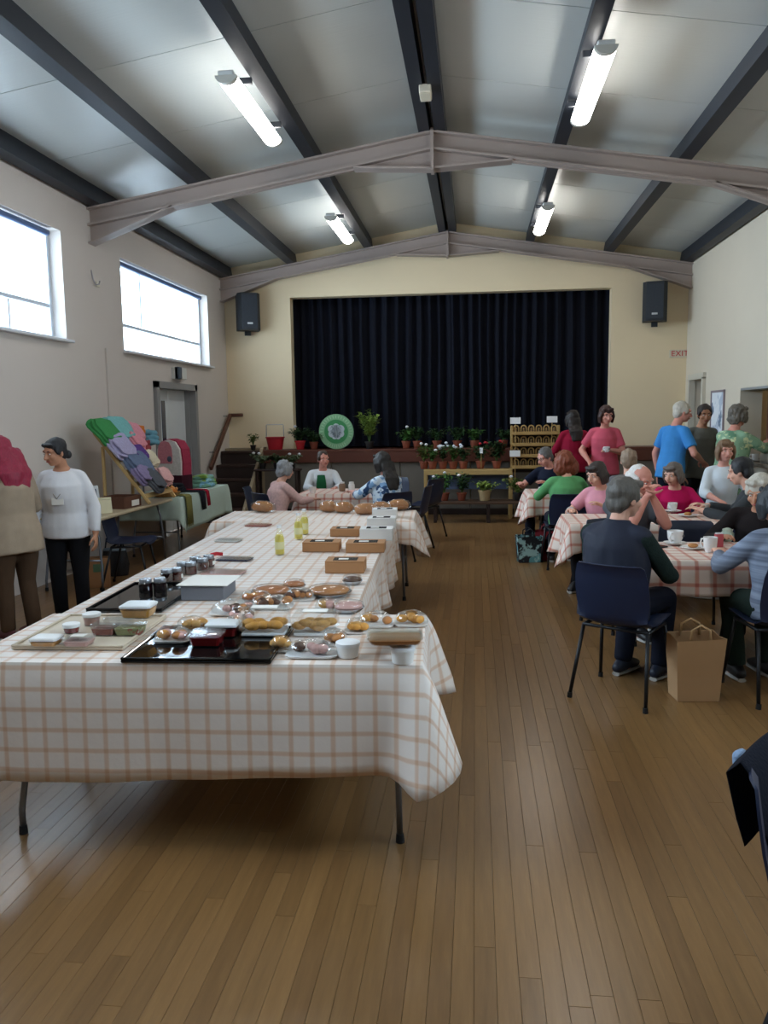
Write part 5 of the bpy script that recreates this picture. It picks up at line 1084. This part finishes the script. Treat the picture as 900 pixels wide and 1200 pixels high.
for sx in (-.33, .33):
    for sy in (-.11, .11): MB().box((sx, sy, .395), (.04, .04, .79)).build('leg', M_dark, tb)
for i, (dx, lf) in enumerate(((-.26, 'grey'), (-.02, 'dark'), (.24, 'grey'))): plant(['grey-green trailing plant on the small dark stool, beside the steps', 'dark green plant in the middle of the small dark stool', 'grey-green trailing plant on the small dark stool, near the tabard wearer'][i], -3.25 + dx, 12.95, .816, .24, .26, lf, '#e8e8ee' if i != 1 else None, 2 if i != 1 else 0, M_potb, .06, 80, .05, 60 + i)
p = ony(477, 560, 12.6); plant('green plant in a tall red pot on the floor by the navy chairs', p.x, 12.6, 0, .86, .24, 'mid', None, 0, M_potr, .15, 90, .06, 70) if False else None
# red bucket basket, round sign
p = ony(323, 531, 13.55); o = thing('red_basket', 'red plastic basket with a tall wire handle on the stage edge', 'basket', (p.x, 13.55, STAGE_Z + .001)); 
MB().lathe([(.115, .001), (.12, .004), (.155, .20), (.168, .205), (.168, .22), (.15, .22), (.112, .012)], n=22).build('bucket', mat('red_plastic', '#b01e2c', .4), o, smooth=35); MB().tube([(-.155, 0, .20), (-.15, 0, .42), (-.14, 0, .43), (.14, 0, .43), (.15, 0, .42), (.155, 0, .20)], .007).build('handle', mat('grey_wire', '#a6a3a8'), o, smooth=True)
p = ony(394, 504.5, 13.50); o = thing('round_sign', 'round green sign with pale ring and white scroll emblem propped on the stage edge', 'sign', (p.x, 13.50, STAGE_Z + .002))
tilt = Matrix.Rotation(R(4), 3, 'X'); rS = .298
def disc(r, y0, y1, m, name, n=40, par=None): b = MB(); b.rings([[tilt @ Vector((r * math.cos(t), y, r * math.sin(t))) + Vector((0, 0, rS)) for t in np.linspace(0, 2 * PI, n, endpoint=False)] for y in (y0, y1)]); return b.build(name, m, par or o, smooth=40)
G1 = mat('sign_green', '#3f8f56', .5, 0, .05); G2 = mat('sign_ring', '#86b78c', .5, 0, .06); GW = mat('sign_white', '#c3cdd4', .5, 0, .04); GD = mat('sign_line', '#6c7f86', .5)
disc(rS, 0, .02, G2, 'ring'); disc(.205, -.003, 0, G1, 'centre')
em = MB()
for (a, c, r) in ((-.075, .045, .068), (.075, .045, .068), (-.075, -.035, .062), (.075, -.035, .062), (0, .085, .055), (-.03, -.085, .045), (.03, -.085, .045), (0, 0, .08)): em.rings([[tilt @ Vector((a + r * math.cos(t), y, c + r * math.sin(t))) + Vector((0, 0, rS)) for t in np.linspace(0, 2 * PI, 20, endpoint=False)] for y in (-.007, -.003)])
em.build('emblem', GW, o); em = MB()
for sx in (-1, 1):
    for (a, c, r) in ((.062, .055, .030), (.062, -.035, .030), (.028, -.085, .018)): em.tube([tilt @ Vector((sx * (a + r * f * math.cos(t)), -.009, c + r * f * math.sin(t))) + Vector((0, 0, rS)) for t, f in zip(np.linspace(0, 5.2, 14), np.linspace(1, .35, 14))], .005, 6)
    em.tube([tilt @ Vector((sx * .014, -.009, z)) + Vector((0, 0, rS)) for z in (-.10, 0, .10)], .005, 6); em.tube([tilt @ Vector((sx * x_, -.009, .095 + .012 * math.cos(x_ * 20))) + Vector((0, 0, rS)) for x_ in (0, .03, .06, .085)], .004, 6)
em.build('scrollwork', GD, o); em = MB()
for a in list(np.linspace(R(-20), R(200), 21)) + list(np.linspace(R(235), R(305), 9)):          # worn lettering round the rim
    em.box(tilt @ Vector((.252 * math.cos(a), -.001, .252 * math.sin(a))) + Vector((0, 0, rS)), (.012, .004, .05), Matrix.Rotation(-(a - PI / 2), 3, 'Y'))
em.build('rim_lettering', mat('sign_letter', '#a9cfaa', .5), o)
# craft rack with rows of turned wooden arches, price cards
p = ony(627, 552, 13.0); rx0 = p.x; o = thing('craft_rack', 'pine rack of four shelves filled with small wooden arches in front of the curtain', 'rack', (rx0, 13.05, 0)); M_pine = mat('craft_pine', '#b08f57', .6, 0, .15)
for sx in (-.37, .37): MB().box((sx, .06, .74), (.035, .16, 1.48), bev=.004).build('upright', M_pine, o)
SHZ = [.80, .98, 1.16, 1.34]
for z in SHZ: MB().box((0, .04, z), (.74, .20, .022), bev=.003).build('shelf', M_pine, o); MB().box((0, -.065, z + .02), (.74, .014, .05), bev=.003).build('shelf_lip', M_pine, o)
MB().box((0, .145, 1.08), (.72, .012, .72)).build('backboard', mat('dark_board', '#2a2019', .7), o)
arch_me = None
for zi, z in enumerate(SHZ):
    for i in range(6):
        aw = thing('wooden_arch', 'small pine arch standing in a row on the craft rack', 'ornament', (rx0 - .30 + i * .12, 13.08, z + .0115), 0, 'pine arches on the craft rack')
        if arch_me is None:
            b = MB(); b.loft([(-.042, 0, .001)] + [(.042 * math.cos(t), 0, .085 + .045 * math.sin(t)) for t in np.linspace(PI, 0, 9)] + [(.042, 0, .001)], .011, n=8, xd=(0, 1, 0)); arch_me = b.mesh('hoop', M_pine, True); q = MB().lathe([(.014, .001), (.020, .03), (.012, .06), (.016, .085), (.004, .10)], n=10); core_me = q.mesh('bobbin', mat('turned_wood', '#8a6a3c', .5, 0, .2), True)
        link('hoop', arch_me, aw); link('bobbin', core_me, aw)
for i, (px, py, lab) in enumerate(((604, 493, 'white price card on a stick above the curtain-side corner of the craft rack'), (647, 491.5, 'white price card on a stick above the craft rack, near the crimson cardigan'), (603.5, 531.5, 'white price card on a stick at the lower side of the craft rack'))):
    p = ony(px, py, 12.93); o = thing('price_card', lab, 'card', (p.x, 12.93, 0), 0, 'white price cards'); MB().box((0, 0, p.z), (.165, .006, .10), bev=.002).build('card_face', mat('card_white', '#eef0f2', .6, 0, .02), o); MB().cyl((0, .008, 0), (0, .008, p.z), .006).build('stick', M_pine, o); MB().box((0, .01, .006), (.12, .08, .012)).build('foot', M_pine, o)
p = ony(564, 518, 12.9); o = thing('price_card', 'small white upright plant label among the red flowers', 'card', (p.x, 12.9, UP - .0), 0); MB().box((0, 0, .30), (.05, .004, .09)).build('card_face', mat('card_white', '#eef0f2'), o); MB().cyl((0, .006, 0), (0, .006, .26), .004).build('stick', M_pine, o)

# ------------------------------------------------------------------ tableware and bags at the dining tables
M_china = mat('white_china', '#e4e4e2', .2, 0, .02); M_tea = mat('tea', '#5a3318', .1)
def cup(label, x, y, z=.743, r=.043, h=.075, saucer=True, group='white cups', print_=False):
    o = thing('cup', label, 'cup', (x, y, z), random.uniform(-1, 1), group); b0 = .012 if saucer else 0
    if saucer: MB().lathe([(.045, .001), (.05, .003), (.078, .014), (.080, .016), (.070, .013), (.03, .007)], n=22).build('saucer', M_china, o, smooth=40)
    MB().lathe([(r * .62, b0), (r * .66, b0 + .004), (r * .92, b0 + h * .4), (r, b0 + h), (r * .93, b0 + h), (r * .85, b0 + h * .45), (r * .5, b0 + .012)], n=22).build('bowl', M_china, o, smooth=45)
    MB().lathe([(.001, b0 + h * .80), (r * .90, b0 + h * .80)], n=18, cap=False).build('drink', M_tea, o); MB().tube([(-r * .92, 0, b0 + h * .85), (-r * 1.5, 0, b0 + h * .8), (-r * 1.65, 0, b0 + h * .5), (-r * 1.3, 0, b0 + h * .25), (-r * .8, 0, b0 + h * .25)], .006).build('handle', M_china, o, smooth=True)
    if print_: MB().box((.2 * r, -r * .96, b0 + h * .6), (.03, .004, .014)).build('printed_mark', mat('dark_print', '#5a5c62', .5), o)
p = onz(791, 638, .743); cup('white cup and saucer with a dark printed mark, by the clasped hands', p.x, p.y, r=.055, h=.085, print_=True); p = onz(832, 647, .743); cup('tall white mug standing alone on the table beside the gilet wearer', p.x, p.y, r=.045, h=.10, saucer=False)
p = onz(788, 600, .743); cup('white cup and saucer before the person in the magenta cardigan', p.x, p.y); p = onz(812, 600, .743); cup('white cup beside a sandwich plate in front of the magenta cardigan', p.x + .1, p.y, saucer=False)
p = onz(842, 641, .743); o = thing('red_carton', 'small red drink carton behind the tall white mug', 'carton', (p.x, p.y, .743), .2); MB().box((0, 0, .045), (.05, .04, .09), bev=.004).build('body', mat('red_carton', '#a8434b', .5), o); MB().box((0, 0, .094), (.045, .02, .008)).build('seal', M_lidp, o)
p = onz(852, 634, .743); o = thing('sauce_jar', 'small round pale green sugar jar by the red carton', 'jar', (p.x, p.y, .743)); MB().lathe([(.03, .001), (.045, .03), (.045, .055), (.03, .075)]).build('body', mat('sage', '#9fae9c', .3), o, smooth=40); MB().lathe([(.032, .073), (.034, .085), (.01, .095)]).build('lid', mat('sage2', '#b3bfae', .3), o, smooth=40)
p = onz(770, 640, .743); o = thing('mobile_phone', 'black mobile phone lying by the elbow on the checked cloth', 'phone', (p.x, p.y, .743), .5); MB().box((0, 0, .004), (.07, .14, .008), bev=.003).build('case', M_potb, o); MB().box((0, 0, .0085), (.062, .13, .001)).build('screen', M_blackg, o)
def plate(label, px, py, r=.09): p = onz(px, py, .743); o = thing('plate', label, 'plate', (p.x, p.y, .743), 0, 'white plates'); MB().lathe([(r * .6, .001), (r * .65, .003), (r, .014), (r * .98, .016), (r * .6, .007), (.01, .006)], n=22).build('dish', M_china, o, smooth=40); MB().ell((0, 0, .022), (.035, .03, .016), None, 10, 6).build('scone', M_bread, o, smooth=True); return o
plate('white plate with a scone before the person in magenta', 806, 605); plate('white plate with a scone near the printed cup', 812, 643, .08)
for i, (px, py, lab) in enumerate(((401, 580, 'small brown jar on the small table near the stage'), (412, 580, 'white milk jar on the small table near the stage'))):
    p = ony(px, 573, 9.72); o = thing('jar', lab, 'jar', (p.x, p.y, .743)); MB().lathe([(.035, .001), (.04, .01), (.04, .08), (.028, .10)]).build('body', [mat('brown_jar', '#8c7058', .4), M_china][i], o, smooth=40); MB().lathe([(.03, .098), (.032, .115), (.01, .118)]).build('lid', M_whitep, o, smooth=40)
cup('white mug in the hands of the person in pale pink', -1.96, 9.50, saucer=False); cup('white cup near the person in the flowered blouse', -1.17, 9.60, saucer=False)
p = onz(641, 595, .743); cup('white cup on the table corner beside the bushy red hair', .80, 9.45, saucer=False)
# empty chairs
for x_, y_, a, l in ((-.80, 9.75, 80, 'empty navy chair beside the small table near the stage'), (-.72, 10.85, 60, 'empty navy chair with its back to the staging'), (1.62, 6.12, 178, 'empty navy chair between two dining tables, facing the entrance'), (-1.15, 10.75, 170, 'empty navy chair tucked behind the small table'), (-2.55, 9.55, -85, 'empty navy chair at the steps end of the small table')): chair(x_, y_, a, l)
# bags on the floor
def carrier(label, x_, y_, rz, w_, d_, h, m, m2=None, handles=True, name='paper_carrier_bag'):
    o = thing(name, label, 'bag', (x_, y_, 0), rz, 'bags on the floor')
    rg = lambda f, z, fd=1: [(a * w_ / 2 * f, b_ * d_ / 2 * f * fd, z + .006 * math.sin(a * 5 + b_ * 3) * (z > .2)) for a, b_ in ((-1, -1), (0, -1.02), (1, -1), (1.0, 0), (1, 1), (0, 1.02), (-1, 1), (-1.0, 0))]
    b = MB(); b.rings([rg(.92, .002), rg(.98, h * .4), rg(1.08, h, 1.15), rg(1.05, h - .004, 1.1), rg(.95, h * .4), rg(.85, .02)]); b.build('bag_body', m, o)
    if handles:
        for s_ in (-1, 1): MB().tube([(-w_ * .22, s_ * d_ * .5, h - .02), (-w_ * .2, s_ * d_ * .48, h + .05), (0, s_ * d_ * .46, h + .08), (w_ * .2, s_ * d_ * .48, h + .05), (w_ * .22, s_ * d_ * .5, h - .02)], .007).build('handle', m2 or m, o, smooth=True)
    return o
p = onz(818, 824, 0); carrier('brown paper carrier bag standing on the floor under the dining table edge', p.x, p.y + .10, R(6), .26, .17, .37, mat('carrier_kraft', '#a8845e', .8, 0, .08), mat('handle_kraft', '#c4a276', .8))
p = onz(620, 660, 0); carrier('dark shopping bag with teal floral top on the floor by the red-haired person', p.x, p.y + .1, .1, .26, .16, .30, spots_mat('bag_print', '#1a1c22', ['#5f9aa0', '#9cc3c3'], 8, .45)); p = onz(636, 660, 0); carrier('plain red shopping bag on the floor behind the dark floral one', p.x + .05, p.y + .22, -.1, .22, .14, .34, mat('red_bag', '#7c1420', .6))
# hand held things
def held(p_, i, off=(0, 0, 0)): return p_['root'].matrix_world @ (p_['wrist'][i] + Vector(off))
bpy.context.view_layer.update()
q = held(pB, 1, (0, .02, -.10)); o = thing('paper_sheet', 'folded white paper held by the person in the white top', 'paper', q, R(190 + 75)); MB().box((0, 0, -.07), (.10, .004, .20), Matrix.Rotation(R(6), 3, 'Y')).build('sheet', M_label, o); MB().box((0, .005, -.07), (.10, .003, .19), Matrix.Rotation(R(3), 3, 'Y')).build('fold', M_label, o)
q = held(pJ, 0, (.06, .10, .0)); cup('white printed mug held by the person in coral pink', q.x, q.y, q.z - .02, saucer=False, print_=True)
o = MB().tube([pB['T'](.455, -.02, -.07), pB['T'](.40, .12, -.05), pB['T'](.30, .185, -.03), pB['T'](.26, .195, 0), pB['T'](.30, .185, .03), pB['T'](.40, .12, .05), pB['T'](.455, -.02, .07)], .004, 6).build('lanyard', mat('lanyard', '#9a938c', .6), pB['root'], smooth=True)
MB().box(pB['T'](.235, .185, 0), (.09, .006, .055)).build('name_badge', M_label, pB['root'])
tb_ = MB(); tb_.loft([pD['T'](.42, 0.122, .03), pD['T'](.30, 0.177, .03), pD['T'](.12, 0.172, .03), pD['T'](-.05, 0.172, .03)], [.05, .065, .07, .075], [.012] * 4, n=12, xd=(1, 0, 0)); tb_.build('tabard', cloth_mat('tabard_green', '#1f5a38'), pD['root'], smooth=True)
wr = pH['arm'][1]; MB().loft([wr[0].lerp(wr[1], .80), wr[0].lerp(wr[1], .92)], .038, n=12).build('watch', mat('watch_white', '#d0d4d8', .3), pH['root'])
wr = pG['arm'][0]
# things on the hatch counter
for i, (px, py, lab) in enumerate(((882, 520, 'white crumpled bag on the serving hatch counter'), (897, 522, 'brown bread bag on the serving hatch counter'))):
    y_ = 9.55 + i * .0; p = ony(px, py, 9.6 - .35 * i); x_ = XR - .07; y_ = (9.75, 9.42)[i]; o = thing('counter_bag', lab, 'bag', (x_, y_, HATCH[2] + .001), i * .7); rr = []
    for z, f in ((0, .8), (.06, 1.0), (.14, .9), (.20, .45), (.23, .55)): rr.append([(.10 * f * math.cos(t) * (1 + .15 * noise.noise((t * 2, z * 9, i))), .11 * f * math.sin(t) * (1 + .15 * noise.noise((t * 2, z * 9, i + 3))), z) for t in np.linspace(0, 2 * PI, 16, endpoint=False)])
    MB().rings(rr).build('bag_body', [M_whitep, M_kraft][i], o, smooth=True); MB().lathe([(.055, .188), (.058, .20), (.055, .212)], n=14).build('tie', [M_label, M_brown][i], o)
cup('white cup on the serving hatch counter', XR - .06, 10.25, HATCH[2] + .001)
# chair standing at the kitchen side of the entrance, garment over its back
xe, ye, ae = .935, 1.83, -125; chair(xe, ye, ae, 'navy chair standing alone in the aisle by the entrance')
gm = thing('cardigan', 'dark navy cardigan with pale blue sleeve hung over the navy entrance chair', 'garment', (xe, ye, 0), R(ae))
b = MB(); pts = [(0, -.20, .60), (0, -.228, .70), (0, -.252, .80), (0, -.285, .832), (0, -.315, .80), (0, -.285, .70), (0, -.262, .64)]; b.loft(pts, [.15, .155, .15, .145, .15, .16, .165], [.005] * 7, n=16, xd=(1, 0, 0)); b.build('fabric', knit_mat('wool_darknavy', '#10141f'), gm, smooth=True)
MB().loft([(.02, -.326, .80), (.02, -.316, .72), (.01, -.300, .66)], [.035, .04, .03], [.014, .014, .012], n=10, ends=.6, xd=(1, 0, 0)).build('sleeve', knit_mat('wool_paleblue', '#7d93b0'), gm, smooth=True)
